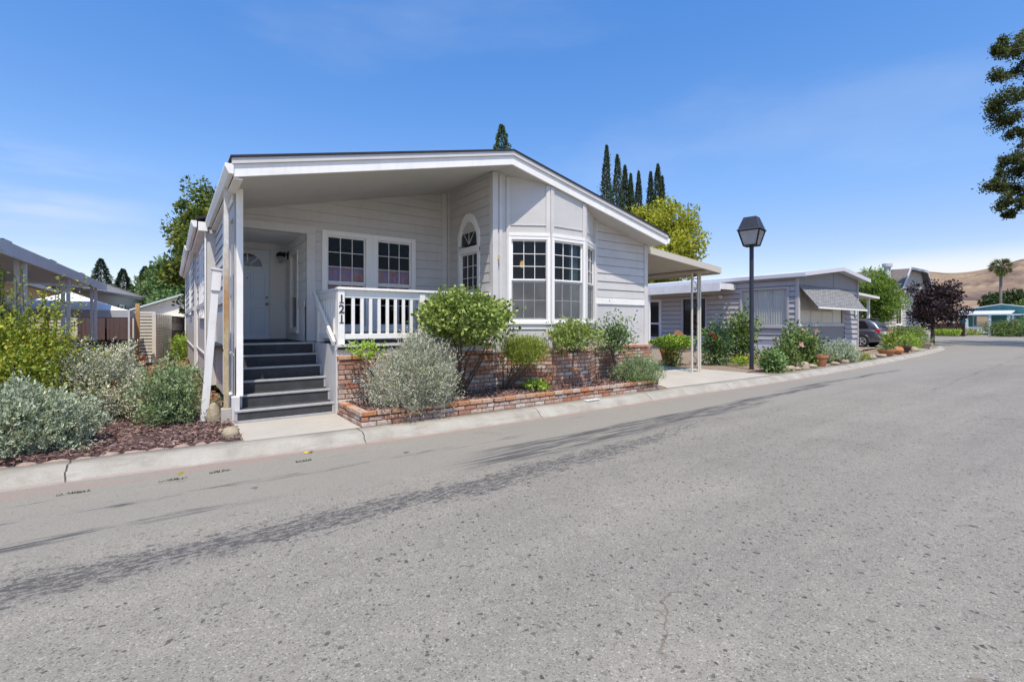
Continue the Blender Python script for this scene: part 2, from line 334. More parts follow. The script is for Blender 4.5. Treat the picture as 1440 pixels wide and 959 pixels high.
F = {}
F['yellowgreen'] = leafm('leaf_yellow_green', [(.11, .15, .022), (.17, .19, .03), (.22, .21, .03), (.09, .13, .02), (.19, .16, .03)], .26, 2)
F['white'] = leafm('leaf_whitish', [(.34, .34, .27), (.40, .40, .33), (.25, .26, .20), (.42, .40, .34)], .2, 3, gain=1.75)
F['blue'] = leafm('leaf_blue_grey', [(.175, .205, .155), (.22, .255, .20), (.14, .155, .10), (.26, .29, .24), (.20, .18, .14)], .2, 4)
F['sage'] = leafm('leaf_sage', [(.11, .15, .075), (.17, .21, .12), (.08, .11, .05), (.22, .25, .17)], .3, 4)
F['lav'] = leafm('leaf_grey_lavender', [(.20, .205, .17), (.25, .255, .215), (.14, .15, .11), (.30, .305, .265), (.21, .19, .16)], .25, 4)
F['fresh'] = leafm('leaf_fresh_green', [(.085, .12, .028), (.13, .17, .04), (.18, .21, .06), (.06, .09, .02), (.22, .24, .085)], .26, 3)
F['lime'] = leafm('leaf_lime', [(.14, .20, .03), (.19, .25, .045), (.10, .15, .025)], .26, 3)
F['broom'] = leafm('leaf_broom', [(.14, .17, .035), (.19, .20, .045), (.10, .13, .03)], .24, 5)
F['olive'] = leafm('leaf_olive', [(.065, .095, .03), (.10, .13, .045), (.13, .15, .04), (.045, .07, .02)], .24, 3)
F['mixed'] = leafm('leaf_mixed_green', [(.06, .10, .035), (.09, .14, .05), (.045, .075, .03), (.14, .18, .08)], .24, 2)
F['tree'] = leafm('leaf_tree_green', [(.045, .07, .018), (.07, .095, .024), (.13, .14, .028), (.17, .165, .03), (.035, .055, .015)], .35, .45, gain=2.0)
F['yellowtree'] = leafm('leaf_yellow_tree', [(.17, .17, .02), (.22, .20, .022), (.10, .12, .018), (.13, .14, .02)], .35, .5, gain=2.6)
F['mid'] = leafm('leaf_mid_green', [(.06, .09, .03), (.09, .13, .04), (.045, .07, .025)], .35, .4, gain=2.0)
F['conifer'] = leafm('needle_dark', [(.022, .040, .026), (.032, .055, .032), (.045, .068, .036)], .15, .4, gain=1.5)
F['cypress'] = leafm('needle_cypress', [(.030, .045, .020), (.042, .062, .026), (.055, .072, .03)], .15, .5, gain=1.8)
F['redwood'] = leafm('needle_pale', [(.05, .085, .04), (.07, .11, .05), (.09, .13, .055)], .2, .5, gain=1.8)
F['plum'] = leafm('leaf_plum', [(.030, .018, .022), (.045, .028, .034), (.07, .05, .06), (.022, .014, .016)], .2, 1, gain=1.7)
F['bamboo'] = leafm('leaf_bamboo', [(.10, .15, .03), (.14, .19, .045), (.07, .11, .025)], .4, .6)
F['hedge'] = leafm('leaf_hedge', [(.08, .11, .02), (.12, .15, .025), (.06, .085, .018)], .24, 2)
F['dark'] = leafm('leaf_dark_green', [(.03, .05, .018), (.045, .07, .022), (.06, .085, .028)], .3, .4, gain=1.5)
F['sycamore'] = leafm('leaf_street_tree', [(.045, .06, .02), (.075, .09, .03), (.12, .125, .045), (.035, .048, .018)], .4, .4, gain=1.5)
F['petalpink'] = leafm('petal_pink', [(.62, .36, .36), (.72, .48, .46)], .3, 3, gain=1.0)
F['petalred'] = leafm('petal_red', [(.45, .03, .04), (.55, .06, .07)], .3, 3, gain=1.0)
F['petalwhite'] = leafm('petal_white', [(.75, .72, .66), (.8, .78, .74)], .3, 3, gain=1.0)
F['petalyellow'] = leafm('petal_yellow', [(.60, .50, .05), (.66, .58, .1)], .3, 3, gain=1.0)
F['palm'] = leafm('palm_frond', [(.07, .085, .03), (.11, .12, .045), (.16, .14, .07)], .25, .5, gain=1.5)

# ------------------------------------------------------------------ mesh helpers
class MB:
    def __init__(s): s.v = []; s.f = []
    def add(s, vs, fs):
        o = len(s.v); s.v += [tuple(v) for v in vs]; s.f += [tuple(i + o for i in f) for f in fs]; return s
    def box(s, x0, x1, y0, y1, z0, z1):
        return s.add([(x0, y0, z0), (x1, y0, z0), (x1, y1, z0), (x0, y1, z0), (x0, y0, z1), (x1, y0, z1), (x1, y1, z1), (x0, y1, z1)],
                     [(3, 2, 1, 0), (4, 5, 6, 7), (0, 1, 5, 4), (1, 2, 6, 5), (2, 3, 7, 6), (3, 0, 4, 7)])
    def rbox(s, c, size, mat):
        hx, hy, hz = size[0] / 2, size[1] / 2, size[2] / 2
        vs = [Vector(c) + mat @ Vector((sx * hx, sy * hy, sz * hz)) for sz in (-1, 1) for sx, sy in ((-1, -1), (1, -1), (1, 1), (-1, 1))]
        return s.add(vs, [(3, 2, 1, 0), (4, 5, 6, 7), (0, 1, 5, 4), (1, 2, 6, 5), (2, 3, 7, 6), (3, 0, 4, 7)])
    def beam(s, p, q, w, h, up=(0, 0, 1)):
        p, q = Vector(p), Vector(q); d = (q - p).normalized(); u = Vector(up)
        if abs(d.dot(u)) > .98: u = Vector((0, 1, 0))
        sd = d.cross(u).normalized(); u = sd.cross(d)
        a, b = sd * w / 2, u * h / 2
        vs = [p - a - b, p + a - b, p + a + b, p - a + b, q - a - b, q + a - b, q + a + b, q - a + b]
        return s.add(vs, [(0, 3, 2, 1), (4, 5, 6, 7), (0, 1, 5, 4), (1, 2, 6, 5), (2, 3, 7, 6), (3, 0, 4, 7)])
    def tube(s, pts, rad, n=8):
        pts = [Vector(p) for p in pts]
        if isinstance(rad, (int, float)): rad = [rad] * len(pts)
        o = len(s.v); prev = None
        for i, p in enumerate(pts):
            d = (pts[min(i + 1, len(pts) - 1)] - pts[max(i - 1, 0)]).normalized()
            ref = Vector((1, 0, 0)) if abs(d.x) < .9 else Vector((0, 1, 0))
            a = d.cross(ref).normalized(); b = d.cross(a)
            for k in range(n):
                t = 2 * math.pi * k / n; s.v.append(tuple(p + (a * math.cos(t) + b * math.sin(t)) * rad[i]))
        for i in range(len(pts) - 1):
            for k in range(n):
                k2 = (k + 1) % n; s.f.append((o + i * n + k, o + i * n + k2, o + (i + 1) * n + k2, o + (i + 1) * n + k))
        s.f.append(tuple(o + k for k in range(n))[::-1]); e = o + (len(pts) - 1) * n; s.f.append(tuple(e + k for k in range(n)))
        return s
    def lathe(s, prof, c, n=20):
        o = len(s.v)
        for r, z in prof:
            for k in range(n):
                t = 2 * math.pi * k / n; s.v.append((c[0] + r * math.cos(t), c[1] + r * math.sin(t), c[2] + z))
        for i in range(len(prof) - 1):
            for k in range(n):
                k2 = (k + 1) % n; s.f.append((o + i * n + k, o + i * n + k2, o + (i + 1) * n + k2, o + (i + 1) * n + k))
        s.f.append(tuple(o + k for k in range(n))[::-1]); e = o + (len(prof) - 1) * n; s.f.append(tuple(e + k for k in range(n)))
        return s
    def prism(s, poly, ext):
        n = len(poly); e = Vector(ext); vs = [Vector(p) for p in poly]
        return s.add(vs + [v + e for v in vs], [tuple(range(n))[::-1], tuple(range(n, 2 * n))] + [(i, (i + 1) % n, n + (i + 1) % n, n + i) for i in range(n)])
    def build(s, name, mat, parent=None, bevel=0, smooth=False):
        me = bpy.data.meshes.new(name); me.from_pydata(s.v, [], s.f); me.materials.append(mat); me.update()
        o = bpy.data.objects.new(name, me); C.objects.link(o)
        if parent is not None: o.parent = parent; 
        if bevel:
            b = o.modifiers.new('Bevel', 'BEVEL'); b.width = bevel; b.segments = 2; b.limit_method = 'ANGLE'; b.angle_limit = R(40)
        if smooth:
            for p in me.polygons: p.use_smooth = True
        return o
def tag(o, label, cat, group=None):
    o['label'] = label; o['category'] = cat
    if group: o['group'] = group
    return o
def thing(name, loc, label, cat, group=None):
    o = bpy.data.objects.new(name, None); o.empty_display_size = .2; C.objects.link(o); o.location = loc
    return tag(o, label, cat, group)
def wparent(o, root):
    """parent a part modelled in world coordinates under its thing"""
    o.parent = root; o.matrix_parent_inverse = Matrix.Translation(root.location).inverted() if root.type == 'EMPTY' else Matrix()
    return o
SPLIT = set('wall trim_board belt_trim corner_board gutter porch_skirt stair_side_panel skirting_trim porch_ceiling fascia skirting interior_floor porch_post carport frame fence_post porch_fascia porch_roof rake_board porch_deck roof awning_trim gable_panel beam slat_panel carport_post soffit'.split())
def components(mb):
    par = {}
    def find(a):
        while par[a] != a: par[a] = par[par[a]]; a = par[a]
        return a
    key = [(round(v[0] / .003), round(v[1] / .003), round(v[2] / .003)) for v in mb.v]
    for k in key: par.setdefault(k, k)
    for f in mb.f:
        r = find(key[f[0]])
        for i in f[1:]: par[find(key[i])] = r
    out = {}
    for f in mb.f: out.setdefault(find(key[f[0]]), []).append(f)
    res = []
    for fs in out.values():
        m = MB(); idx = {}
        for f in fs:
            for i in f:
                if i not in idx: idx[i] = len(m.v); m.v.append(mb.v[i])
            m.f.append(tuple(idx[i] for i in f))
        res.append(m)
    return res
def wp(mb, name, mat, root, bevel=0, smooth=False):
    if name in SPLIT:
        for m in components(mb): o = wparent(m.build(name, mat, None, bevel, smooth), root)
        return o
    return wparent(mb.build(name, mat, None, bevel, smooth), root)
def struct(o): o['kind'] = 'structure'; return o

def clip(poly, a, b, c):
    """keep the part of 2-D poly where a*u+b*v<=c"""
    out = []
    for i in range(len(poly)):
        p, q = poly[i], poly[(i + 1) % len(poly)]
        fp, fq = a * p[0] + b * p[1] - c, a * q[0] + b * q[1] - c
        if fp <= 0: out.append(p)
        if (fp < 0 < fq) or (fq < 0 < fp):
            t = fp / (fp - fq); out.append((p[0] + (q[0] - p[0]) * t, p[1] + (q[1] - p[1]) * t))
    return out
class Plane:
    def __init__(s, O, U, Nn): s.O = Vector(O); s.U = Vector(U).normalized(); s.N = Vector(Nn).normalized()
    def __call__(s, u, z, d=0): 
        p = s.O + s.U * u + s.N * d; return (p.x, p.y, z)
    def bar(s, mb, u0, u1, z0, z1, d0, d1):
        vs = [s(u, z, d) for z in (z0, z1) for u, d in ((u0, d0), (u1, d0), (u1, d1), (u0, d1))]
        mb.add(vs, [(3, 2, 1, 0), (4, 5, 6, 7), (0, 1, 5, 4), (1, 2, 6, 5), (2, 3, 7, 6), (3, 0, 4, 7)])
    def quad(s, mb, u0, u1, z0, z1, d): mb.add([s(u0, z0, d), s(u1, z0, d), s(u1, z1, d), s(u0, z1, d)], [(0, 1, 2, 3)])
def wall(mb, pl, u0, u1, z0, z1, holes=(), row=None, rz0=None, lap=.016, cuts=(), reveal=.09, gr=None):
    """wall sheet with rectangular holes; grooved lap boards of height row above rz0; cuts = half planes a*u+b*z<=c"""
    zs = {z0, z1}; us = {u0, u1}; gr = gr or lap * .9; gd = gr * 1.1
    for h in holes: zs |= {h[2], h[3]}; us |= {h[0], h[1]}
    if row:
        k = 0
        while rz0 + k * row < z1:
            for q in (rz0 + k * row, rz0 + k * row + gr):
                if z0 < q < z1: zs.add(q)
            k += 1
    zs = sorted(z for z in zs if z0 <= z <= z1); us = sorted(u for u in us if u0 <= u <= u1)
    zs = [z for i, z in enumerate(zs) if i == 0 or z - zs[i - 1] > 1e-5]
    def prof(mz, z):
        if not row or mz < rz0: return 0
        k = math.floor((mz - rz0) / row + 1e-6); t = mz - rz0 - k * row
        if t < gr: return -gd
        return lap * max(0, 1 - (z - rz0 - k * row - gr) / (row - gr))
    for i, (za, zb) in enumerate(zip(zs, zs[1:])):
        mz = (za + zb) / 2
        for ua, ub in zip(us, us[1:]):
            mu = (ua + ub) / 2
            if any(h[0] < mu < h[1] and h[2] < mz < h[3] for h in holes): continue
            poly = [(ua, za), (ub, za), (ub, zb), (ua, zb)]
            for c in cuts:
                if poly: poly = clip(poly, *c)
            if len(poly) < 3: continue
            da, db = prof(mz, za), prof(mz, zb)
            mb.add([pl(u, z, da + (db - da) * (z - za) / (zb - za)) for u, z in poly], [tuple(range(len(poly)))])
            if row and i + 1 < len(zs) - 1:
                dn = prof((zb + zs[i + 2]) / 2, zb)
                top = sorted(u for u, z in poly if abs(z - zb) < 1e-6)
                if abs(dn - db) > 1e-5 and len(top) >= 2:
                    x0, x1 = top[0], top[-1]; mb.add([pl(x0, zb, db), pl(x1, zb, db), pl(x1, zb, dn), pl(x0, zb, dn)], [(0, 1, 2, 3)])
    for h in holes:
        a, b, c, d = h
        for q in (((a, c), (b, c)), ((b, c), (b, d)), ((b, d), (a, d)), ((a, d), (a, c))):
            (p, r), (p2, r2) = q
            mb.add([pl(p, r, .0), pl(p2, r2, .0), pl(p2, r2, -reveal), pl(p, r, -reveal)], [(0, 1, 2, 3)])

def window(root, pl, u0, u1, z0, z1, cas=.07, upper=(3, 3), lower=(3, 2), split=.5, screen=True, mat='trimwhite', glass='glass', sill=True, world=True, name='window', proud=.028):
    """casing, sashes and glazing bars in one frame mesh; panes and screen are its sub-parts. Opening = u0..u1, z0..z1"""
    f = MB()
    pl.bar(f, u0 - cas, u0 + .004, z0 - cas, z1 + cas, -.02, proud); pl.bar(f, u1 - .004, u1 + cas, z0 - cas, z1 + cas, -.02, proud)
    pl.bar(f, u0 + .004, u1 - .004, z1 - .004, z1 + cas, -.02, proud - .003); pl.bar(f, u0 + .004, u1 - .004, z0 - cas, z0 + .004, -.02, proud - .003)
    if sill: pl.bar(f, u0 - cas - .015, u1 + cas + .015, z0 - cas - .03, z0 - cas + .012, -.02, proud + .025)
    zm = z0 + (z1 - z0) * split; s = .034
    g = MB(); sc = MB()
    for (a, b, grid, d) in ((zm, z1, upper, -.03), (z0, zm, lower, -.055)):
        if grid is None: continue
        pl.bar(f, u0, u0 + s, a, b, d - .02, d + .012); pl.bar(f, u1 - s, u1, a, b, d - .02, d + .012)
        pl.bar(f, u0 + s, u1 - s, b - s, b, d - .02, d + .010); pl.bar(f, u0 + s, u1 - s, a, a + s, d - .02, d + .010)
        nx, nz = grid; w = .0065
        for k in range(1, nx):
            u = u0 + s + (u1 - u0 - 2 * s) * k / nx; pl.bar(f, u - w, u + w, a + s, b - s, d - .012, d + .006)
        for k in range(1, nz):
            z = a + s + (b - a - 2 * s) * k / nz; pl.bar(f, u0 + s, u1 - s, z - w, z + w, d - .011, d + .004)
        pl.quad(g, u0 + s * .5, u1 - s * .5, a + s * .5, b - s * .5, d - .006)
    fo = wp(f, name, M[mat], root, .003)
    def sub(mb, nm, m):
        o = mb.build(nm, M[m]); o.parent = fo; return o
    sub(g, 'pane', glass)
    if screen:
        pl.quad(sc, u0 + .012, u1 - .012, z0 + .012, zm - .005, -.022); sub(sc, 'screen', 'screen')
    return fo
def curtain(root, pl, u0, u1, z0, z1, d, mat, amp=.03, n=40, swag=0.0, waves=9):
    m = MB(); vs = []
    for i in range(n + 1):
        t = i / n; dd = d + amp * math.sin(t * waves * 6.283) ; u = u0 + (u1 - u0) * t
        zb = z0 + swag * abs(math.sin(t * math.pi * 2))
        vs += [pl(u, zb, dd), pl(u, z1, dd)]
    m.add(vs, [(2 * i, 2 * i + 2, 2 * i + 3, 2 * i + 1) for i in range(n)])
    o = m.build('curtain', M[mat], None, 0, True)
    if root.type == 'MESH': o.parent = root
    else: wparent(o, root)
    return o

# ------------------------------------------------------------------ foliage helpers
rng = np.random.default_rng(11)
def unit(a): return a / (np.linalg.norm(a, axis=1, keepdims=True) + 1e-9)
def leaves_obj(name, P, D, Ls, W, mat, root, cup=.15):
    n = len(P); P = P.astype(np.float32); D = unit(D)
    S = unit(np.cross(D, rng.normal(size=(n, 3)))); Nn = np.cross(S, D)
    Ls = np.asarray(Ls).reshape(-1, 1) * np.ones((n, 1)); W = np.asarray(W).reshape(-1, 1) * np.ones((n, 1))
    mid = P + D * Ls * .5 + Nn * Ls * cup
    V = np.stack([P, mid + S * W / 2, P + D * Ls, mid - S * W / 2], 1).reshape(-1, 3)
    me = bpy.data.meshes.new(name); me.vertices.add(4 * n); me.vertices.foreach_set('co', V.astype(np.float32).ravel())
    me.loops.add(4 * n); me.loops.foreach_set('vertex_index', np.arange(4 * n, dtype=np.int32))
    me.polygons.add(n); me.polygons.foreach_set('loop_start', np.arange(0, 4 * n, 4, dtype=np.int32))
    me.update(calc_edges=True); me.validate()
    me.materials.append(mat); o = bpy.data.objects.new(name, me); C.objects.link(o)
    if root is not None: wparent(o, root)
    return o
def lumpf(D, k=3, amp=.18, seed=0):
    r = np.random.default_rng(seed); f = np.zeros(len(D))
    for i in range(6):
        a = r.normal(size=3) * k * (1 + i * .35); f += np.cos(D @ a + r.uniform(0, 6.28)) / (1 + i * .4)
    return 1 + amp * f
def blob(n, c, r, fill=.45, amp=.14, seed=0, zmin=None, k=3):
    D = unit(rng.normal(size=(n, 3)))
    rad = (1 - fill * rng.random(n) ** 1.6) * (1 + (rng.random(n) < .07) * rng.random(n) * .28)
    P = D * rad[:, None] * (lumpf(D, k, amp, seed) * lumpf(D, k * 2.7, amp * .6, seed + 77))[:, None] * np.array(r) + np.array(c)
    if zmin is not None:
        ok = P[:, 2] > zmin; P, D = P[ok], D[ok]
    return P, D
UP = np.array([0, 0, 1.0])
def stems(root, base, tips, r0, mat='bark', name='stem', bend=.15):
    m = MB()
    for t in tips:
        b = Vector(base) + Vector((random.uniform(-.04, .04), random.uniform(-.04, .04), 0)); t = Vector(t); mid = (b + t) / 2 + Vector((random.uniform(-1, 1), random.uniform(-1, 1), .3)) * bend * (t - b).length
        m.tube([b, (b + mid) / 2, mid, t], [r0, r0 * .8, r0 * .6, r0 * .25], 6)
    return wp(m, name, M[mat], root, 0, True)
def bush(name, label, cat, c, r, h, leaf, n=5000, L_=.04, W_=.018, sprig=0, sl=.1, up=.5, amp=.14, fill=.45, group=None, k=3, base=None, nst=7, flowers=None, seed=0, zc=None, spread=.5, open_=0.0):
    """c = (x, y, ground z); r = (rx, ry); h = height above ground"""
    root = thing(name, c, label, cat, group)
    rz = h * .56 if zc is None else (h - zc) / 2; cz = c[2] + (h - rz)
    P, D = blob(n, (c[0], c[1], cz), (r[0], r[1], rz), fill, amp, seed + 5, c[2] + .01, k)
    if open_:
        g = lumpf(P * 1.0, 5 / max(r), .5, seed + 3); ok = g > open_; P, D = P[ok], D[ok]
    out = unit(D * (1 - up) + UP * up + rng.normal(size=P.shape) * .3)
    if sprig:
        m = sprig; t = np.tile(np.linspace(0, 1, m), len(P))
        P2 = np.repeat(P, m, 0) + np.repeat(out, m, 0) * (t * sl)[:, None]
        D2 = unit(np.repeat(out, m, 0) + rng.normal(size=P2.shape) * spread)
        P, out = P2, D2
    else: out = unit(out + rng.normal(size=P.shape) * spread)
    sz = rng.uniform(.7, 1.25, len(P))
    leaves_obj('foliage', P, out, L_ * sz, W_ * sz, F[leaf], root)
    tips = [(c[0] + r[0] * .6 * math.cos(a), c[1] + r[1] * .6 * math.sin(a), c[2] + h * random.uniform(.5, .85)) for a in [6.283 * i / nst for i in range(nst)]]
    stems(root, base or c, tips, .012 + .006 * h)
    if flowers:
        fm, nf, fs = flowers
        Pf, Df = blob(nf, (c[0], c[1], cz), (r[0] * 1.03, r[1] * 1.03, rz * 1.05), .05, amp, seed + 5, cz, k)
        for pf, df in zip(Pf, Df):
            m = 14; P2 = pf + rng.normal(size=(m, 3)) * fs * .15; D2 = unit(df * .5 + rng.normal(size=P2.shape) * .8)
            leaves_obj('flower', P2, D2, fs * .55, fs * .5, F[fm], root, .25)
    return root
def tree(name, label, cat, base, cc, cr, leaf, ncl=60, per=90, cs=.5, L_=.16, W_=.09, tr=.15, bark='bark', group=None, hole=.0, droop=.0, seed=1, limbs=14, trunk_pts=None, fill=.75, lift=.0):
    root = thing(name, base, label, cat, group)
    r = np.random.default_rng(seed)
    D = unit(r.normal(size=(ncl, 3))); rad = 1 - fill * r.random(ncl) ** 1.5
    K = D * (rad * lumpf(D, 2.4, .12, seed))[:, None] * np.array(cr) + np.array(cc)
    s = cs * r.uniform(.6, 1.35, ncl)
    P = np.repeat(K, per, 0) + unit(rng.normal(size=(ncl * per, 3))) * (np.repeat(s, per) * rng.random(ncl * per) ** .45)[:, None] * np.array([1, 1, .72])
    Dl = unit(unit(P - np.repeat(K, per, 0)) * .6 + UP * (.15 - droop) + rng.normal(size=P.shape) * .55)
    sz = rng.uniform(.7, 1.3, len(P))
    leaves_obj('crown', P, Dl, L_ * sz, W_ * sz, F[leaf], root)
    m = MB(); b = Vector(base); c = Vector(cc); top = c + Vector((0, 0, cr[2] * .35))
    pts = trunk_pts or [b, b.lerp(top, .33) + Vector((random.uniform(-.3, .3) * tr, 0, 0)), b.lerp(top, .66) + Vector((0, random.uniform(-.8, .8) * tr, 0)), top]
    m.tube(pts, [tr * 1.15, tr * .85, tr * .6, tr * .2], 9)
    for i in range(limbs):
        kpt = Vector(K[r.integers(ncl)]); t = r.uniform(.35, .8); a = Vector(pts[0]).lerp(Vector(pts[-1]), t)
        mid = a.lerp(kpt, .5) + Vector((0, 0, .12 * (kpt - a).length)); m.tube([a, mid, kpt], [tr * .38, tr * .24, tr * .07], 6)
    wp(m, 'trunk', M[bark], root, 0, True)
    return root
def conifer(name, label, base, h, r, leaf, n=5000, L_=.4, W_=.14, narrow=1.0, group=None, cat='tree', up=-.15, tr=.2, gap=.0, tip=.8):
    root = thing(name, base, label, cat, group)
    t = rng.random(n) ** .8; 
    prof = (1 - t) ** tip if narrow >= 1 else np.sin(np.pi * np.clip(t * .93 + .07, 0, 1)) ** .55 * (1 - t * .55)
    th = rng.uniform(0, 6.283, n); layer = 1 + .22 * np.sin(t * h * 5.2 + 2.5 * np.sin(th * 2)) * (narrow >= 1)
    rr = r * prof * layer * (1 - .55 * rng.random(n) ** 2) * (1 + .12 * np.cos(th * 3 + t * 9))
    if narrow < 1: rr = rr * (1 + .28 * np.sin(t * 37 + th * 2 + base[0]) * np.cos(th * 3 + t * 21)) * (1 + (rng.random(n) < .06) * .5)
    P = np.stack([base[0] + rr * np.cos(th), base[1] + rr * np.sin(th), base[2] + h * (.04 + .96 * t)], 1)
    D = np.stack([np.cos(th), np.sin(th), np.full(n, up)], 1) + rng.normal(size=(n, 3)) * .35
    if narrow < 1: D = np.stack([np.cos(th) * .35, np.sin(th) * .35, np.ones(n)], 1) + rng.normal(size=(n, 3)) * .25
    sz = rng.uniform(.7, 1.2, n) * (1 - .5 * t)
    leaves_obj('crown', P, D, L_ * sz, W_ * sz, F[leaf], root)
    m = MB().tube([base, (base[0], base[1], base[2] + h * .5), (base[0], base[1], base[2] + h * .99)], [tr, tr * .6, tr * .1], 8)
    wp(m, 'trunk', M['bark'], root, 0, True); return root
def rock(name, label, c, s, seed, group=None, mat='rockm'):
    r = random.Random(seed); m = MB(); n, k = 14, 9
    ph = [r.uniform(0, 6.28) for _ in range(6)]
    vs = []
    for i in range(k + 1):
        a = -math.pi / 2 + math.pi * i / k
        for j in range(n):
            t = 2 * math.pi * j / n; d = Vector((math.cos(a) * math.cos(t), math.cos(a) * math.sin(t), math.sin(a)))
            f = 1 + .13 * math.sin(3 * d.x + ph[0]) + .12 * math.sin(4 * d.y + ph[1]) + .1 * math.sin(5 * d.z + ph[2]) + .05 * math.sin(9 * d.x + 7 * d.y + ph[3])
            vs.append((c[0] + s[0] * d.x * f, c[1] + s[1] * d.y * f, c[2] + s[2] * .55 + s[2] * d.z * f))
    fs = [(i * n + j, i * n + (j + 1) % n, (i + 1) * n + (j + 1) % n, (i + 1) * n + j) for i in range(k) for j in range(n)]
    m.add(vs, fs); o = m.build(name, M[mat], None, 0, True); return tag(o, label, 'stone' if 'stone' in name else 'rock', group)

# ------------------------------------------------------------------ camera, world, sun
cam = bpy.data.cameras.new('camera'); co = bpy.data.objects.new('camera', cam); C.objects.link(co)
co.location = (0, 0, 1.55); co.rotation_euler = (R(90), 0, R(-35.6))
cam.sensor_width = 36; cam.lens = 36 * 670 / 1440; cam.shift_y = -24.5 / 1440; cam.clip_end = 8000; cam.clip_start = .05
scene.camera = co
SUN = Vector((-.5, -1.0, 2.25)).normalized()
sl = bpy.data.lights.new('sun', 'SUN'); sl.energy = 5.0; sl.angle = R(.53); sl.color = (1, .93, .825)
so = bpy.data.objects.new('sun', sl); C.objects.link(so); so.rotation_euler = SUN.to_track_quat('Z', 'Y').to_euler(); so.location = (-10, -20, 40)
w = bpy.data.worlds.new('World'); scene.world = w; w.use_nodes = True; nt = w.node_tree; nt.nodes.clear()
out = nt.nodes.new('ShaderNodeOutputWorld'); bg = nt.nodes.new('ShaderNodeBackground'); L(nt, bg.outputs[0], out.inputs[0])
sky = nt.nodes.new('ShaderNodeTexSky'); sky.sky_type = 'NISHITA'; sky.sun_disc = False
sky.sun_elevation = math.asin(SUN.z); sky.sun_rotation = math.atan2(SUN.x, SUN.y); sky.altitude = 100; sky.air_density = 1.0; sky.dust_density = .6; sky.ozone_density = 2.2
tc = nt.nodes.new('ShaderNodeTexCoord'); sp = nt.nodes.new('ShaderNodeSeparateXYZ'); L(nt, tc.outputs['Generated'], sp.inputs[0])
def cloudmask(scale, sx, sz, lo, hi, zlo, zhi, zt, seed, amt):
    mp = nt.nodes.new('ShaderNodeMapping'); mp.inputs['Scale'].default_value = (sx, sx, sz); mp.inputs['Location'].default_value = (seed, seed * .7, seed * .3)
    L(nt, tc.outputs['Generated'], mp.inputs[0]); n = noise(nt, mp.outputs[0], scale, 6, .55)
    def ss(x, a, b, ta=0., tb=1.):
        r = nt.nodes.new('ShaderNodeMapRange'); r.interpolation_type = 'SMOOTHSTEP'; L(nt, x, r.inputs[0])
        for i, q in enumerate((a, b, ta, tb)): r.inputs[i + 1].default_value = q
        return r.outputs[0]
    f = ss(n, lo, hi); z = mth(nt, 'MULTIPLY', ss(sp.outputs[2], zlo, zlo + .03), ss(sp.outputs[2], zhi, zt, 1., 0.))
    return mth(nt, 'MULTIPLY', mth(nt, 'MULTIPLY', f, z), amt), ss
c1, ss = cloudmask(1.6, 1, 7, .30, .52, -.1, .078, .125, 3.1, .95)
east = ss(sp.outputs[0], .925, .965)                      # bright cloud bank low over the hills
c1 = mth(nt, 'MULTIPLY', c1, east)
c2, _ = cloudmask(1.5, 1.0, 3.5, .48, .78, .05, .55, .9, 9.4, .12)
c3, _ = cloudmask(2.2, 1, 6, .48, .72, .08, .20, .30, 1.7, .4)
west = ss(sp.outputs[0], .05, -.2); c3 = mth(nt, 'MULTIPLY', c3, west)
cl = mth(nt, 'MAXIMUM', mth(nt, 'MAXIMUM', c1, c2), c3)
hs = nt.nodes.new('ShaderNodeHueSaturation'); hs.inputs['Saturation'].default_value = 1.25; hs.inputs['Value'].default_value = 1.45; L(nt, sky.outputs[0], hs.inputs['Color'])
tz_ = ramp(nt, sp.outputs[2], [(.0, (.86, .76, .77)), (.14, (.96, .77, .81)), (.26, (1.05, .92, .96)), (.54, (.92, 1.01, 1.14)), (1.0, (.9, 1.02, 1.16))]); skc = mixc(nt, 1, hs.outputs[0], tz_, 'MULTIPLY')
mx = mixc(nt, cl, skc, (6.3, 6.45, 6.6)); L(nt, mx, bg.inputs[0]); bg.inputs[1].default_value = .15
scene.view_settings.view_transform = 'Standard'; scene.view_settings.look = 'None'; scene.view_settings.exposure = 0
scene.cycles.use_denoising = True; scene.cycles.max_bounces = 8; scene.cycles.transparent_max_bounces = 12

# ------------------------------------------------------------------ setting
def sheet(name, poly, z, mat): 
    m = MB(); m.add([(x, y, z) for x, y in poly], [tuple(range(len(poly)))]); return struct(m.build(name, M[mat]))
sheet('ground', [(-3000, -3000), (3000, -3000), (3000, 3000), (-3000, 3000)], -.03, 'ground')
kerb_line = [(-40, 6.6), (-20, 6.45), (-6, 6.36), (-1.3, 6.31), (0.3, 6.24), (2.0, 6.10), (3.6, 6.06), (5.5, 6.06), (9, 6.14), (13, 6.12), (18.6, 6.36), (24, 6.72), (29, 7.12), (33, 7.5), (37, 7.98), (39.6, 8.6), (41.3, 9.6), (42.2, 11.2), (42.6, 14), (42.8, 40)]
def smooth_line(pts, n=5):
    out = []
    for i in range(len(pts) - 1):
        p0, p1, p2, p3 = pts[max(i - 1, 0)], pts[i], pts[i + 1], pts[min(i + 2, len(pts) - 1)]
        for k in range(n):
            t = k / n
            out.append(tuple(.5 * ((2 * p1[a]) + (-p0[a] + p2[a]) * t + (2 * p0[a] - 5 * p1[a] + 4 * p2[a] - p3[a]) * t * t + (-p0[a] + 3 * p1[a] - 3 * p2[a] + p3[a]) * t ** 3) for a in (0, 1)))
    return out + [pts[-1]]
KL = smooth_line(kerb_line)
def offset_line(pts, d):
    o = []
    for i, p in enumerate(pts):
        a, b = pts[max(i - 1, 0)], pts[min(i + 1, len(pts) - 1)]; t = Vector((b[0] - a[0], b[1] - a[1])).normalized(); o.append((p[0] - t.y * d, p[1] + t.x * d))
    return o
edge = offset_line(KL, .02)
rm = MB(); n = len(edge)
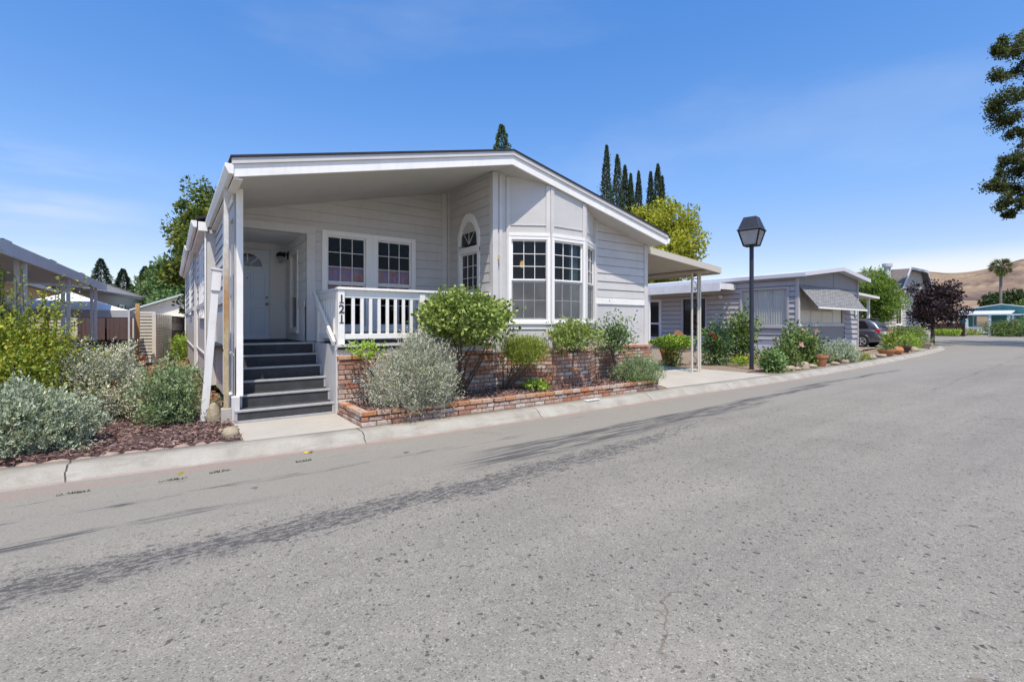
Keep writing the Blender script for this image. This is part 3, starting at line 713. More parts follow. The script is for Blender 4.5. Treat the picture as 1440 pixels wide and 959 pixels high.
poly = [(x, y, 0) for x, y in edge] + [(80, 40, 0), (80, 10, 0), (170, 10, 0), (170, -14, 0), (-40, -14, 0)]
rm.add(poly, [tuple(range(len(poly)))[::-1]]); struct(rm.build('road', M['asphalt']))
km = MB(); prof = [(-.02, -.02), (.0, .008), (.05, .035), (.11, .088), (.16, .118), (.22, .128), (.40, .134), (.41, .0)]
lines = [offset_line(KL, d) for d, z in prof]
for li, (d, z) in zip(lines, prof): km.v += [(x, y, z) for x, y in li]
for a in range(len(prof) - 1):
    for i in range(n - 1): km.f.append((a * n + i, a * n + i + 1, (a + 1) * n + i + 1, (a + 1) * n + i))
struct(km.build('kerb', M['kerb'], None, 0, True))
yl = offset_line(KL, .40)
ym = MB(); poly = [(x, y, .118) for x, y in yl] + [(42, 70, .118), (-40, 70, .118)]
ym.add(poly, [tuple(range(len(poly)))]); struct(ym.build('yard', M['soil']))
# paths and drives
sheet('path', [(.72, 6.55), (2.11, 6.49), (2.11, 7.80), (.72, 7.80)], .134, 'concrete')
sheet('driveway', [(8.9, 6.53), (13.5, 6.53), (13.5, 24), (9.52, 24), (9.52, 7.6)], .130, 'concrete')
sheet('driveway', [(32.7, 7.9), (36.4, 8.35), (36.4, 30), (32.7, 30)], .130, 'concrete')
sheet('driveway', [(-6, 10.4), (-1.5, 10.4), (-1.5, 19.9), (-6, 19.9)], .128, 'concrete')
def rough_sheet(name, x0, x1, y0, y1, z, mat, amp=.03, nx=70, ny=40, seed=1, front=None):
    vs = []; r = random.Random(seed)
    ph = [(r.uniform(2, 9), r.uniform(2, 9), r.uniform(0, 6)) for _ in range(6)]
    for j in range(ny + 1):
        for i in range(nx + 1):
            x = x0 + (x1 - x0) * i / nx; yy0 = front(x) if front else y0; y = yy0 + (y1 - yy0) * j / ny
            e = min(1, min(i, nx - i, j, ny - j) / 3); h = sum(math.sin(a * x + p) * math.sin(b * y + p * 2) for a, b, p in ph) / 6
            vs.append((x, y, z + amp * e * (1 + h * 1.5)))
    m = MB(); m.add(vs, [(j * (nx + 1) + i, j * (nx + 1) + i + 1, (j + 1) * (nx + 1) + i + 1, (j + 1) * (nx + 1) + i) for j in range(ny) for i in range(nx)])
    return struct(m.build(name, M[mat], None, 0, True))
def kerb_y(x):
    for a, b in zip(yl, yl[1:]):
        if a[0] <= x <= b[0]: return a[1] + (b[1] - a[1]) * (x - a[0]) / (b[0] - a[0])
    return 6.5
rough_sheet('mulch_bed', -7, .70, 6.5, 10.2, .122, 'mulch', .035, front=lambda x: kerb_y(x) + .03)
rough_sheet('mulch_bed', 2.2, 8.62, 6.52, 7.62, .27, 'mulch', .035, 60, 16, 2)
rough_sheet('bark_path', -1.45, .74, 10.25, 25, .122, 'redsoil', .03, 20, 90, 3)
def chips(name, n, xr, yr, z, mat, ln, seed, label, front=None, flat=.25):
    r = np.random.default_rng(seed); x = r.uniform(*xr, n); y = r.uniform(*yr, n)
    if front is not None:
        ok = y > np.array([front(a) for a in x]); x, y = x[ok], y[ok]
    k = len(x); P = np.stack([x, y, z + .02 + r.random(k) * .045], 1); D = np.stack([r.normal(size=k), r.normal(size=k), r.normal(size=k) * flat], 1)
    o = leaves_obj(name, P, D, ln * r.uniform(.5, 1.6, k), ln * r.uniform(.22, .5, k), M[mat], None, .06)
    o['kind'] = 'stuff'; o['label'] = label; o['category'] = 'mulch'
chips('bark_chips', 26000, (-6, .70), (6.5, 10.3), .125, 'chips', .055, 1, 'dark reddish bark chips covering the bed left of the porch steps', lambda x: kerb_y(x) + .05)
chips('bark_chips', 12000, (2.25, 8.6), (6.54, 7.6), .28, 'chips', .05, 2, 'dark bark chips filling the long brick planter')
chips('leaf_litter', 9000, (-1.4, .72), (10.0, 22), .125, 'litter', .08, 3, 'reddish brown leaf litter on the side yard path')
chips('leaf_litter', 2500, (13.5, 32), (7.0, 12), .115, 'litter', .05, 4, 'sparse dry litter on the neighbour garden soil')
# hills
def hills():
    m = MB(); na, nr = 260, 90; vs = []; fold_shade = []
    th = R(35.6); c, s = math.cos(th), math.sin(th)
    for j in range(nr + 1):
        D = 420 + 1300 * (j / nr)
        for i in range(na + 1):
            px = 980 + 1500 * i / na; q = (px - 720) / 670
            x, y = (q * c + s) * D, (-q * s + c) * D
            top = 80 * min(1, max(0, (px - 1110) / 150)) ** .8 + 3.5 * math.sin((px - 1215) / 34) + 20 * min(1, max(0, (px - 1325) / 110)) ** 1.4
            t = j / nr; prof = math.sin(min(1, t * 1.18) * math.pi / 2) ** 1.25
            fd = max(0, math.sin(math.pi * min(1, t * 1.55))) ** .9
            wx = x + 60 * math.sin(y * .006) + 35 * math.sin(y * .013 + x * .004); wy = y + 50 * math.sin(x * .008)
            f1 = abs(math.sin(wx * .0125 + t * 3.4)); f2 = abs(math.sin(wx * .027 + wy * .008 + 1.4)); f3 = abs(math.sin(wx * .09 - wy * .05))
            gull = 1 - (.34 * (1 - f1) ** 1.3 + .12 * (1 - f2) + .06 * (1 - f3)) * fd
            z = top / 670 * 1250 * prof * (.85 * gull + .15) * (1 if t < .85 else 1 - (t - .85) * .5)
            fold_shade.append(max(0, min(1, .55 * f1 + .30 * f2 + .15 * f3)))
            vs.append((x, y, z - .5))
    m.add(vs, [(j * (na + 1) + i, j * (na + 1) + i + 1, (j + 1) * (na + 1) + i + 1, (j + 1) * (na + 1) + i) for j in range(nr) for i in range(na)])
    o = struct(m.build('hills', M['hill'], None, 0, True)); at = o.data.attributes.new('fold_shade', 'FLOAT', 'POINT'); at.data.foreach_set('value', fold_shade)
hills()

# ------------------------------------------------------------------ the grey mobile home
XL, XR, YF, YP, YEND, ZD = .75, 9.5, 7.6, 9.45, 23.5, 1.22
RX, RZ, SL = 5.1, 4.477, .23
def zs(x): return RZ - SL * abs(x - RX)
YR = 7.10
H = thing('mobile_home', (5.1, 7.6, 0.12), 'grey gabled mobile home with white trim, covered porch and bay window, number 121', 'house')
def cutL(extra=0): return (-SL, 1, RZ - SL * RX + extra)     # z <= RZ - SL*RX + SL*u
def cutR(extra=0): return (SL, 1, RZ + SL * RX + extra)
ROW = .185
# back wall of the porch
plP = Plane((0, YP, 0), (1, 0, 0), (0, -1, 0))
w = MB(); REC = (.9, 2.05, 1.0, 3.22)
WA, WB = (2.42, 3.17, 1.5, 3.24), (3.40, 4.14, 1.5, 3.24)
wall(w, plP, XL, 5.02, 1.0, 4.6, [REC, WA, WB], ROW, 1.98, .010, [cutL(.02)]); wp(w, 'wall', M['grey'], H)
m = MB()
plP.bar(m, .78, 2.05 + .16, 3.222, 3.37, .002, .03); plP.bar(m, 2.052, 2.05 + .16, ZD, 3.222, .002, .028)
plP.bar(m, 4.86, 4.97, ZD, zs(4.86) - .01, .002, .024)
wp(m, 'trim_board', M['greydim'], H, .004)
m = MB(); plP.bar(m, 2.215, 2.33, 1.86, 1.98, .002, .022); plP.bar(m, 4.24, 4.86, 1.86, 1.98, .002, .022); wp(m, 'belt_trim', M['trimwhite'], H, .003)
W1 = window(H, plP, *WA, cas=.09, mat='trimwhite', split=.48, screen=False); W2 = window(H, plP, *WB, cas=.09, split=.48, screen=False)
m = MB(); plP.bar(m, 3.17 + .088, 3.40 - .088, 1.42, 3.328, .0, .02); wp(m, 'trim_board', M['trimwhite'], H, .003)
for Wn, q in ((W1, WA), (W2, WB)): curtain(Wn, plP, q[0] - .05, q[1] + .05, 2.02, 2.66, -.13, 'pink', .025, 40, .20)
# door recess
w = MB()
plS = Plane((2.05, 0, 0), (0, 1, 0), (-1, 0, 0)); SW = (10.18, 10.80, 1.46, 2.95)
wall(w, plS, YP, 11.4, 1.0, 3.3, [SW], ROW, 1.98, .010)
plS2 = Plane((.9, 0, 0), (0, 1, 0), (1, 0, 0)); wall(w, plS2, YP, 11.4, 1.0, 3.3)
plD = Plane((0, 11.4, 0), (1, 0, 0), (0, -1, 0)); wall(w, plD, .88, 2.06, 1.0, 3.3, [(.86 + .0, 1.76, ZD, 3.14)])
wp(w, 'wall', M['recess'], H)
m = MB(); m.box(.88, 2.07, YP + .01, 11.42, 3.27, 3.33); wp(m, 'porch_ceiling', M['recess'], H)
window(H, plS, *SW, cas=.07, upper=(1, 1), lower=(1, 1), split=.42)
m = MB(); plS.bar(m, 9.5, 10.08, 1.86, 1.98, .002, .02); plS.bar(m, 10.90, 11.36, 1.86, 1.98, .002, .02); wp(m, 'belt_trim', M['trimwhite'], H, .003)
# front door
class _Door(Plane):
    def __call__(s, u, z, d=0): return Plane.__call__(s, .865 + (u - .95) * .965, ZD + (z - ZD) * .935, d)
plE = _Door((0, 11.4, 0), (1, 0, 0), (0, -1, 0))
d = MB(); plE.bar(d, .97, 1.85, ZD + .01, 3.25, -.06, -.015)
for (a, b) in ((1.05, 1.35), (1.47, 1.77)):
    for (c, e) in ((1.36, 1.95), (2.10, 2.72)):
        rw = .022
        for q in ((a, a + rw, c, e), (b - rw, b, c, e), (a + rw, b - rw, c, c + rw), (a + rw, b - rw, e - rw, e)): plE.bar(d, *q, -.016, .004)
        plE.bar(d, a + .06, b - .06, c + .06, e - .06, -.016, .0)
D_ = wp(d, 'front_door', M['door'], H, .006)
fr = MB(); plE.bar(fr, .90, .97, ZD, 3.30, -.02, .02); plE.bar(fr, 1.85, 1.93, ZD, 3.26, -.02, .022); plE.bar(fr, .97, 1.85, 3.25, 3.268, -.02, .02); plE.bar(fr, .97, 1.85, 1.19, ZD + .012, -.05, .03)
wp(fr, 'door_frame', M['trimwhite'], H, .004)
fan = MB(); cx, cz, rr = 1.41, 2.86, .30
arc = [(cx + rr * math.cos(t), cz + rr * math.sin(t)) for t in [math.pi * i / 18 for i in range(19)]]
fan.add([plE(u, z, -.0035) for u, z in arc], [tuple(range(19))]); o = fan.build('fanlight', M['darkglass']); o.parent = D_
fm = MB()
for i in range(18):
    a, b = math.pi * i / 18, math.pi * (i + 1) / 18
    q = [(cx + r_ * math.cos(t), cz + r_ * math.sin(t)) for r_, t in ((rr - .01, a), (rr + .04, a), (rr + .04, b), (rr - .01, b))]
    fm.add([plE(u, z, -.014) for u, z in q] + [plE(u, z, .004) for u, z in q], [(0, 1, 2, 3), (7, 6, 5, 4), (0, 4, 5, 1), (2, 6, 7, 3)])
for t in (45, 90, 135):
    a = R(t); fm.beam(plE(cx + .06 * math.cos(a), cz + .06 * math.sin(a), -.001), plE(cx + rr * math.cos(a), cz + rr * math.sin(a), -.001), .02, .02)
plE.bar(fm, cx - rr - .04, cx + rr + .04, cz - .035, cz + .005, -.014, .006)
for i in range(8):
    a, b = math.pi * i / 8, math.pi * (i + 1) / 8
    fm.beam(plE(cx + .07 * math.cos(a), cz + .07 * math.sin(a), .0), plE(cx + .07 * math.cos(b), cz + .07 * math.sin(b), .0), .018, .018)
o = fm.build('fanlight_frame', M['trimwhite']); o.parent = D_
kn = MB(); kn.tube([plE(1.79, 2.02, -.02), plE(1.79, 2.02, .05)], [.018, .014], 10); kn.tube([plE(1.79, 2.02, .03), plE(1.79, 2.02, .05), plE(1.79, 2.02, .085)], [.02, .034, .022], 12); o = kn.build('door_knob', M['brass'], None, 0, True); o.parent = D_
kn = MB().tube([plE(1.79, 2.17, -.02), plE(1.79, 2.17, .012)], [.03, .028], 14); o = kn.build('deadbolt', M['brass'], None, 0, True); o.parent = D_
kn = MB().tube([plE(1.41, 2.60, -.02), plE(1.41, 2.60, .004)], [.012, .012], 10); o = kn.build('peephole', M['black']); o.parent = D_
lt = MB(); lt.tube([(2.04, 11.1, 3.0), (1.97, 11.1, 3.06), (1.9, 11.1, 3.03)], .018, 8); lt.lathe([(.03, .09), (.085, .05), (.095, .0), (.085, -.01)], (1.9, 11.1, 2.98), 14); lt.box(2.03, 2.048, 11.04, 11.16, 2.93, 3.08)
wp(lt, 'porch_lamp', M['black'], H)
gl_ = MB().lathe([(.0, -.16), (.055, -.12), (.07, -.04), (.07, 0)], (1.9, 11.1, 2.98), 14); wp(gl_, 'lamp_shade', M['lampglass'], H, 0, True)
# right wall of the porch with the arched window
plA = Plane((5.0, 0, 0), (0, 1, 0), (-1, 0, 0)); AW = (8.15, 8.86, 1.5, 3.0)
w = MB(); wall(w, plA, YF + .0, YP + .02, 1.0, zs(5.0) + .02, [AW, (8.2, 8.82, 3.07, 3.42)], ROW, 1.98, .008)
wp(w, 'wall', M['grey'], H)
m = MB(); plA.bar(m, YP - .10, YP - .012, ZD, zs(5.0), .002, .02); wp(m, 'trim_board', M['greydim'], H, .003)
af = window(H, plA, *AW, cas=.075, upper=(3, 3), lower=(3, 3), split=.48, screen=False, glass='darkglass')
oc = [(8.075, 3.0), (8.075, 3.40), (8.27, 3.72), (8.42, 3.81), (8.60, 3.81), (8.74, 3.72), (8.935, 3.40), (8.935, 3.0)]
inn = [(8.505 + .35 * math.cos(t), 3.17 + .47 * math.sin(t)) for t in [math.pi * (1 - i / 20) for i in range(21)]]
fm = MB()
def ring(mb, pl, outer, inner, d0, d1):
    def samp(poly, n):
        Ls = [0]
        for a, b in zip(poly, poly[1:]): Ls.append(Ls[-1] + math.dist(a, b))
        out = []
        for i in range(n):
            t = Ls[-1] * i / (n - 1); k = max(j for j in range(len(Ls)) if Ls[j] <= t + 1e-9); k = min(k, len(poly) - 2)
            f = (t - Ls[k]) / (Ls[k + 1] - Ls[k]); out.append((poly[k][0] + (poly[k + 1][0] - poly[k][0]) * f, poly[k][1] + (poly[k + 1][1] - poly[k][1]) * f))
        return out
    A, B = samp(outer, 41), samp(inner, 41)
    for i in range(40):
        q = [A[i], A[i + 1], B[i + 1], B[i]]
        mb.add([pl(u, z, d0) for u, z in q] + [pl(u, z, d1) for u, z in q], [(3, 2, 1, 0), (4, 5, 6, 7), (0, 1, 5, 4), (2, 3, 7, 6)])
ring(fm, plA, oc, inn, -.02, .03)
plA.bar(fm, 8.12, 8.89, 3.065, 3.125, -.01, .022)
for t in (40, 90, 140):
    a = R(t); fm.beam(plA(8.51, 3.18, .0), plA(8.51 + .34 * math.cos(a), 3.17 + .46 * math.sin(a), .0), .009, .009)
AF = wp(fm, 'arched_window', M['trimwhite'], H, .003)
g = MB(); g.add([plA(u, z, -.012) for u, z in inn], [tuple(range(21))]); o = g.build('pane', M['darkglass']); o.parent = AF
# bay
B0, B1, B2, B3 = (5.30, YF, 0), (6.05, 7.16, 0), (7.0, 7.16, 0), (7.72, YF, 0)
bw = MB(); tr_ = MB(); bt = MB()
def bay(a, b, win):
    a, b = Vector(a), Vector(b); U = (b - a).normalized(); Nn = Vector((U.y, -U.x, 0)); pl = Plane(a, U, Nn); Ln = (b - a).length
    # slope cut in u
    za, zb = zs(a.x) + .03, zs(b.x) + .03; k = (zb - za) / Ln
    if a.x < RX < b.x: k = 0; za = RZ + .03
    wall(bw, pl, 0, Ln, .95, max(za, zb), [win], cuts=[(-k, 1, za)])
    return pl, Ln, lambda u: za + k * u
for a, b, (s0, s1) in ((B0, B1, (.10, .055)), (B1, B2, (.085, .075)), (B2, B3, (.08, .06))):
    Ln = (Vector(b) - Vector(a)).length
    win = (s0, Ln - s1, 1.62, 3.19)
    pl, Ln, zt = bay(a, b, win)
    fo = window(H, pl, *win, cas=.055, split=.49, glass='glassbay')
    pl.bar(tr_, s0 - .05, Ln - s1 + .05, 3.248, 3.31, .002, .032)      # head casing cap
    pl.bar(tr_, s0 - .05, Ln - s1 + .05, 1.44, 1.53, .002, .02)
    e = .085
    pl.bar(bt, .004, e, .96, zt(.05) - .06, .002, .022); pl.bar(bt, Ln - e, Ln - .004, .96, zt(Ln - .05) - .06, .002, .022)
    pl.bar(bt, e, Ln - e, 3.46, 3.475, .002, .016)
    if a is B1: curtain(fo, pl, win[0] + .56, win[1] + .02, 1.6, 3.2, -.16, 'tealcurtain', .025, 30, 0, 4)
    if a is B2: curtain(fo, pl, win[0], win[1], 1.6, 3.2, -.16, 'tealcurtain', .025, 30, 0, 6)
wp(bw, 'bay_wall', M['grey'], H); wp(tr_, 'trim_board', M['white'], H, .003); wp(bt, 'trim_board', M['greydim'], H, .004)
# corner boards between porch and bay, front wall left and right of the bay
plF = Plane((0, YF, 0), (1, 0, 0), (0, -1, 0))
w = MB(); wall(w, plF, 4.99, 5.31, .95, 4.5); wall(w, plF, 7.71, XR, .95, zs(7.71) + .03, [], ROW, 2.13, .015, [cutR(.03)]); wp(w, 'wall', M['grey'], H)
m = MB(); plF.bar(m, 4.975, 5.09, 1.0, zs(5.0) - .02, -.09, .03); plF.bar(m, 5.13, 5.20, 1.0, 4.42, .002, .022); wp(m, 'corner_board', M['greydim'], H, .004)
m = MB(); plF.bar(m, 7.74, XR - .10, 1.99, 2.13, .002, .026); wp(m, 'belt_trim', M['white'], H, .003)
m = MB(); plF.bar(m, XR - .10, XR + .025, .98, zs(XR) + .0, -.10, .03); plF.bar(m, 7.735, 7.79, .98, zs(7.76) - .01, .002, .02); wp(m, 'corner_board', M['greydim'], H, .004)
m = MB(); m.box(5.08, 5.13, 7.555, 7.569, 2.78, 2.86); m.box(5.095, 5.115, 7.545, 7.556, 2.70, 2.80); wp(m, 'door_bell', M['brass'], H, .003)
# left, right, rear walls
plL = Plane((XL, 0, 0), (0, 1, 0), (-1, 0, 0)); plR = Plane((XR, 0, 0), (0, 1, 0), (1, 0, 0))
w = MB()
zl = zs(XL)
OPN = [(8.12, 8.62, 2.28, 3.12), (8.80, 9.28, 2.28, 3.12), (8.12, 8.62, 1.30, 1.98), (8.80, 9.28, 1.30, 1.98)]
wall(w, plL, 7.98, YP, .3, zl, OPN, None, reveal=.10)
plLi = Plane((XL + .10, 0, 0), (0, 1, 0), (1, 0, 0)); wall(w, plLi, 7.98, YP, .3, zl, OPN, None, reveal=.0)
w.add([plL(7.98, .3), plL(7.98, zl), plL(7.98, zl, -.10), plL(7.98, .3, -.10)], [(0, 1, 2, 3)])
wall(w, plL, YP, 11.4, .3, zl, [], ROW, 2.0, .018)
X2 = .58; plL2 = Plane((X2, 0, 0), (0, 1, 0), (-1, 0, 0)); LW = [(12.2, 12.9, 1.75, 3.2), (13.15, 13.85, 1.75, 3.2)]
wall(w, plL2, 11.4, 15.2, .3, zl, LW, ROW, 2.0, .018)
w.add([(X2, 11.4, .3), (XL, 11.4, .3), (XL, 11.4, zl), (X2, 11.4, zl)], [(0, 1, 2, 3)])
X3 = .50; plL3 = Plane((X3, 0, 0), (0, 1, 0), (-1, 0, 0)); LW3 = [(17.0, 18.2, 1.9, 3.1)]
wall(w, plL3, 15.2, YEND, .3, zl, LW3, ROW, 2.0, .018)
w.add([(X3, 15.2, .3), (X2, 15.2, .3), (X2, 15.2, zl), (X3, 15.2, zl)], [(0, 1, 2, 3)])
wall(w, plR, YF, YEND, .3, zs(XR))
plB = Plane((0, YEND, 0), (1, 0, 0), (0, 1, 0)); wall(w, plB, X3, XR, .3, 4.5, cuts=[cutL(0), cutR(0)])
wp(w, 'wall', M['grey'], H)
for q in LW: window(H, plL2, *q, cas=.06, upper=(1, 1), lower=(1, 1))
window(H, plL3, *LW3[0], cas=.06, upper=(1, 1), lower=(1, 1))
m = MB(); plL.bar(m, YP - .06, YP + .06, .35, zl - .02, .002, .03); plL2.bar(m, 11.37, 11.47, .35, zl - .02, .002, .03); plL2.bar(m, 15.08, 15.17, .35, zl - .02, .002, .03); plL3.bar(m, YEND - .1, YEND + .02, .35, zl - .02, .002, .03)
plL.bar(m, 8.0, YP - .06, zl - .16, zl - .02, .002, .025)
wp(m, 'corner_board', M['white'], H, .003)
m = MB(); plL.bar(m, YP + .06, 11.37, 1.9, 2.0, .002, .03); plL2.bar(m, 11.47, 15.08, 1.9, 2.0, .002, .03); plL3.bar(m, 15.2, YEND - .1, 1.9, 2.0, .002, .03); wp(m, 'belt_trim', M['greydim'], H)
m = MB(); plL.bar(m, 8.0, 11.4, 1.08, 1.12, .002, .03); plL2.bar(m, 11.4, 15.2, .9, .94, .002, .03); plL3.bar(m, 15.2, YEND, .9, .94, .002, .03); wp(m, 'skirting_trim', M['greydim'], H)
# floor inside, dark back partition
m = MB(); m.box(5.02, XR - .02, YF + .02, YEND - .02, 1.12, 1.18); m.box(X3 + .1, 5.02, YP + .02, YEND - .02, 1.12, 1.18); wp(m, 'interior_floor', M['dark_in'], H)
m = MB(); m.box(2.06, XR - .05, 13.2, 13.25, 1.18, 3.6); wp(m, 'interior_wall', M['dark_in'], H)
pd = MB().tube([(6.55, 8.75, 4.1), (6.55, 8.75, 3.0)], .006, 6); pd.lathe([(.02, .14), (.05, .13), (.07, .10)], (6.55, 8.75, 2.88), 14); PL = wp(pd, 'pendant_lamp', M['brass'], H)
pb = MB().lathe([(.0, -.05), (.035, -.04), (.055, .0), (.05, .05), (.03, .09), (0, .10)], (6.55, 8.75, 2.88), 16); o = pb.build('bulb', M['bulb'], None, 0, True); o.parent = PL
# roof: two slabs, fascia, soffit
def slab(mb, xa, xb, y0, y1, t0, t1):
    q = [(xa, y0), (xb, y0), (xb, y1), (xa, y1)]
    mb.add([(x, y, zs(x) + t0) for x, y in q] + [(x, y, zs(x) + t1) for x, y in q], [(3, 2, 1, 0), (4, 5, 6, 7), (0, 1, 5, 4), (1, 2, 6, 5), (2, 3, 7, 6), (3, 0, 4, 7)])
EL, ER = .66, 9.64
m = MB()
for xa, xb in ((EL + .03, RX), (RX, ER - .03)): slab(m, xa, xb, YR + .045, YEND + .2, .002, .05)
wp(m, 'porch_ceiling', M['grey'], H)
m = MB()
for xa, xb in ((EL - .04, RX), (RX, ER + .03)): slab(m, xa, xb, YR - .045, 11.3 if xa < 4 else YEND + .3, .232, .262)
slab(m, .40, RX, 11.3, 15.1, .225, .27); slab(m, .36, RX, 15.1, YEND + .3, .232, .262)
wp(m, 'roof', M['shingle_dark'], H)
m = MB()
for xa, xb in ((EL, RX), (RX, ER)): slab(m, xa, xb, YR, YR + .045, -.012, .152)
wp(m, 'fascia', M['white'], H, .003)
m = MB()
for xa, xb in ((EL - .02, RX), (RX, ER + .015)): slab(m, xa, xb, YR - .028, YR + .05, .153, .231)
wp(m, 'rake_board', M['greydim'], H, .003)
# eave boards and gutters
m = MB()
def gutter(x, y0, y1, z, sgn):
    m.add([], []); pts = [(x, z + .13), (x + sgn * .10, z + .13), (x + sgn * .10, z + .09), (x + sgn * .055, z + .0), (x, z)]
    m.prism([(a, y0, b) for a, b in pts], (0, y1 - y0, 0))
zg = zs(EL)
gutter(EL + .0, YR - .02, 11.3, zg + .02, -1); gutter(.42, 11.3, 15.1, zg + .0, -1); gutter(.38, 15.1, YEND + .2, zg + .0, -1); gutter(ER, YR - .02, YEND + .2, zs(ER) + .02, 1)
m.box(.44, .60, 11.31, 15.09, zg - .06, zg + .12); m.box(.40, .54, 15.12, YEND + .2, zg - .06, zg + .12); m.box(EL + .002, XL + .02, YR + .05, 11.3, zg - .03, zg + .0)
wp(m, 'gutter', M['white'], H, .004)
# porch deck, skirt band, left porch post, downspout
m = MB(); m.box(2.13, 4.99, 7.62, YP - .005, 1.14, ZD); m.box(.87, 2.13, 9.03, 11.38, 1.14, ZD - .002); wp(m, 'porch_deck', M['carpet'], H, .004)
m = MB(); m.box(2.125, 4.97, 7.66, 7.70, 1.04, 1.138); m.box(2.10, 2.135, 7.70, 9.02, .134, 1.215); m.box(2.10, 2.20, 7.655, 7.70, .134, 1.138); wp(m, 'porch_skirt', M['greydim'], H, .003)
m = MB(); m.box(2.09, 5.0, 7.60, 7.655, 1.18, 1.222); wp(m, 'deck_edge_trim', M['greydim'], H, .003)
m = MB(); m.box(.765, .85, 7.86, 7.94, .50, zs(.8) + .005); wp(m, 'porch_post', M['white'], H, .004)
m = MB(); m.box(.70, .80, 7.80, 8.98, .12, .50); m.box(.752, .848, 7.98, 9.03, .50, 1.2); wp(m, 'stair_side_panel', M['greydim'], H, .003)
m = MB(); m.box(.61, .67, 7.86, 7.92, .34, zg + .04); wp(m, 'downspout', M['tan_rust'], H, .006)
m = MB(); m.box(.575, .70, 7.835, 7.955, .10, .345); wp(m, 'downspout_block', M['concrete'], H, .008)
m = MB(); m.box(.715, .732, 7.99, 8.02, .6, 2.7); wp(m, 'conduit', M['white'], H)
# porch steps: six risers
S = MB(); E_ = MB(); n = 6; rh = (ZD - .136) / n; run = .255; y0 = 7.76
for i in range(n):
    y, z0, z1 = y0 + run * i, .136 + rh * i, .136 + rh * (i + 1); xa = .735 if i < 2 else .852
    yb = y + run + .02 if i < n - 1 else y + .06
    S.box(xa + .03, 2.07, y, yb, z0 if i == 0 else z0 - .02, z1 - .012)
    E_.box(xa, 2.10, y - .016, y + .05, z1 - .03, z1)                   # nosing strip
    E_.box(2.068, 2.098, y - .006, y + .03, z0, z1 - .03); E_.box(xa, xa + .032, y - .006, y + .03, z0, z1 - .03)
    S.box(xa + .032, 2.068, y + .045, yb, z1 - .012, z1 - .004)
    if i == 0: E_.box(xa, 2.098, y - .014, y + .004, z0, z0 + .03)
ST = wp(S, 'porch_steps', M['carpet'], H, .003); o = E_.build('step_nosing', M['nosing'], None, .003); o.parent = ST
# railing with house number
rl = MB(); ny0, ny1 = 7.66, 7.76; NX = (2.13, 3.56, 4.94)
rl.box(2.13, 2.235, ny0, ny1, ZD, 2.08); rl.box(3.52, 3.62, ny0, ny1, ZD, 2.07)
rl.box(2.12, 4.97, ny0 - .02, ny1 + .02, 2.085, 2.125); rl.box(2.236, 3.518, ny0 + .03, ny1 - .03, 1.96, 2.084); rl.box(3.622, 4.97, ny0 + .03, ny1 - .03, 1.96, 2.084)
rl.box(2.236, 3.518, ny0 + .03, ny1 - .03, 1.30, 1.385); rl.box(3.622, 4.97, ny0 + .03, ny1 - .03, 1.30, 1.385)
rl.box(2.13, 2.235, 8.93, 9.03, ZD, 2.08); rl.box(2.135, 2.23, ny1 + .02, 9.05, 2.08, 2.12); rl.box(2.15, 2.205, ny1 + .002, 8.928, 1.96, 2.078); rl.box(2.15, 2.205, ny1 + .002, 8.928, 1.30, 1.385)
RLo = wp(rl, 'porch_railing', M['white'], H, .005)
for x0, x1, k in ((2.236, 3.518, 8), (3.622, 4.97, 8)):
    for i in range(k):
        x = x0 + (x1 - x0) * (i + 1) / (k + 1); b = MB().box(x - .026, x + .026, ny0 + .034, ny1 - .034, 1.384, 1.961).build('baluster', M['white'], None, .003); b.parent = RLo
for i in range(7):
    y = ny1 + (8.93 - ny1) * (i + .8) / 7.6; b = MB().box(2.155, 2.2, y - .026, y + .026, 1.384, 1.961).build('baluster', M['white'], None, .003); b.parent = RLo
def text(body, size, mat, loc, rot, name, parent, ext=.004, align='CENTER'):
    cu = bpy.data.curves.new(name, 'FONT'); cu.body = body; cu.size = size; cu.extrude = ext; cu.align_x = align; cu.offset = size * .012
    t = bpy.data.objects.new(name, cu); C.objects.link(t); bpy.context.view_layer.update()
    me = bpy.data.meshes.new_from_object(t.evaluated_get(bpy.context.evaluated_depsgraph_get())); C.objects.unlink(t); bpy.data.objects.remove(t)
    me.name = name; me.materials.clear(); me.materials.append(mat); o = bpy.data.objects.new(name, me); C.objects.link(o); o.location = loc; o.rotation_euler = rot
    if parent is not None: o.parent = parent
    return o
for i, ch in enumerate('121'):
    t = text(ch, .185, M['numeral'], (2.185, ny0 - .004, 1.875 - i * .158), (R(90), 0, 0), 'house_number', RLo)
    ser = MB()
    if ch == '1': ser.box(2.152, 2.218, ny0 - .008, ny0 - .001, 1.872 - i * .158, 1.886 - i * .158); o = ser.build('house_number', M['numeral']); o.parent = RLo
hr = MB().beam((2.085, 9.03, 2.10), (2.085, 7.72, 1.24), .045, .085); wp(hr, 'stair_handrail', M['white'], H, .004)

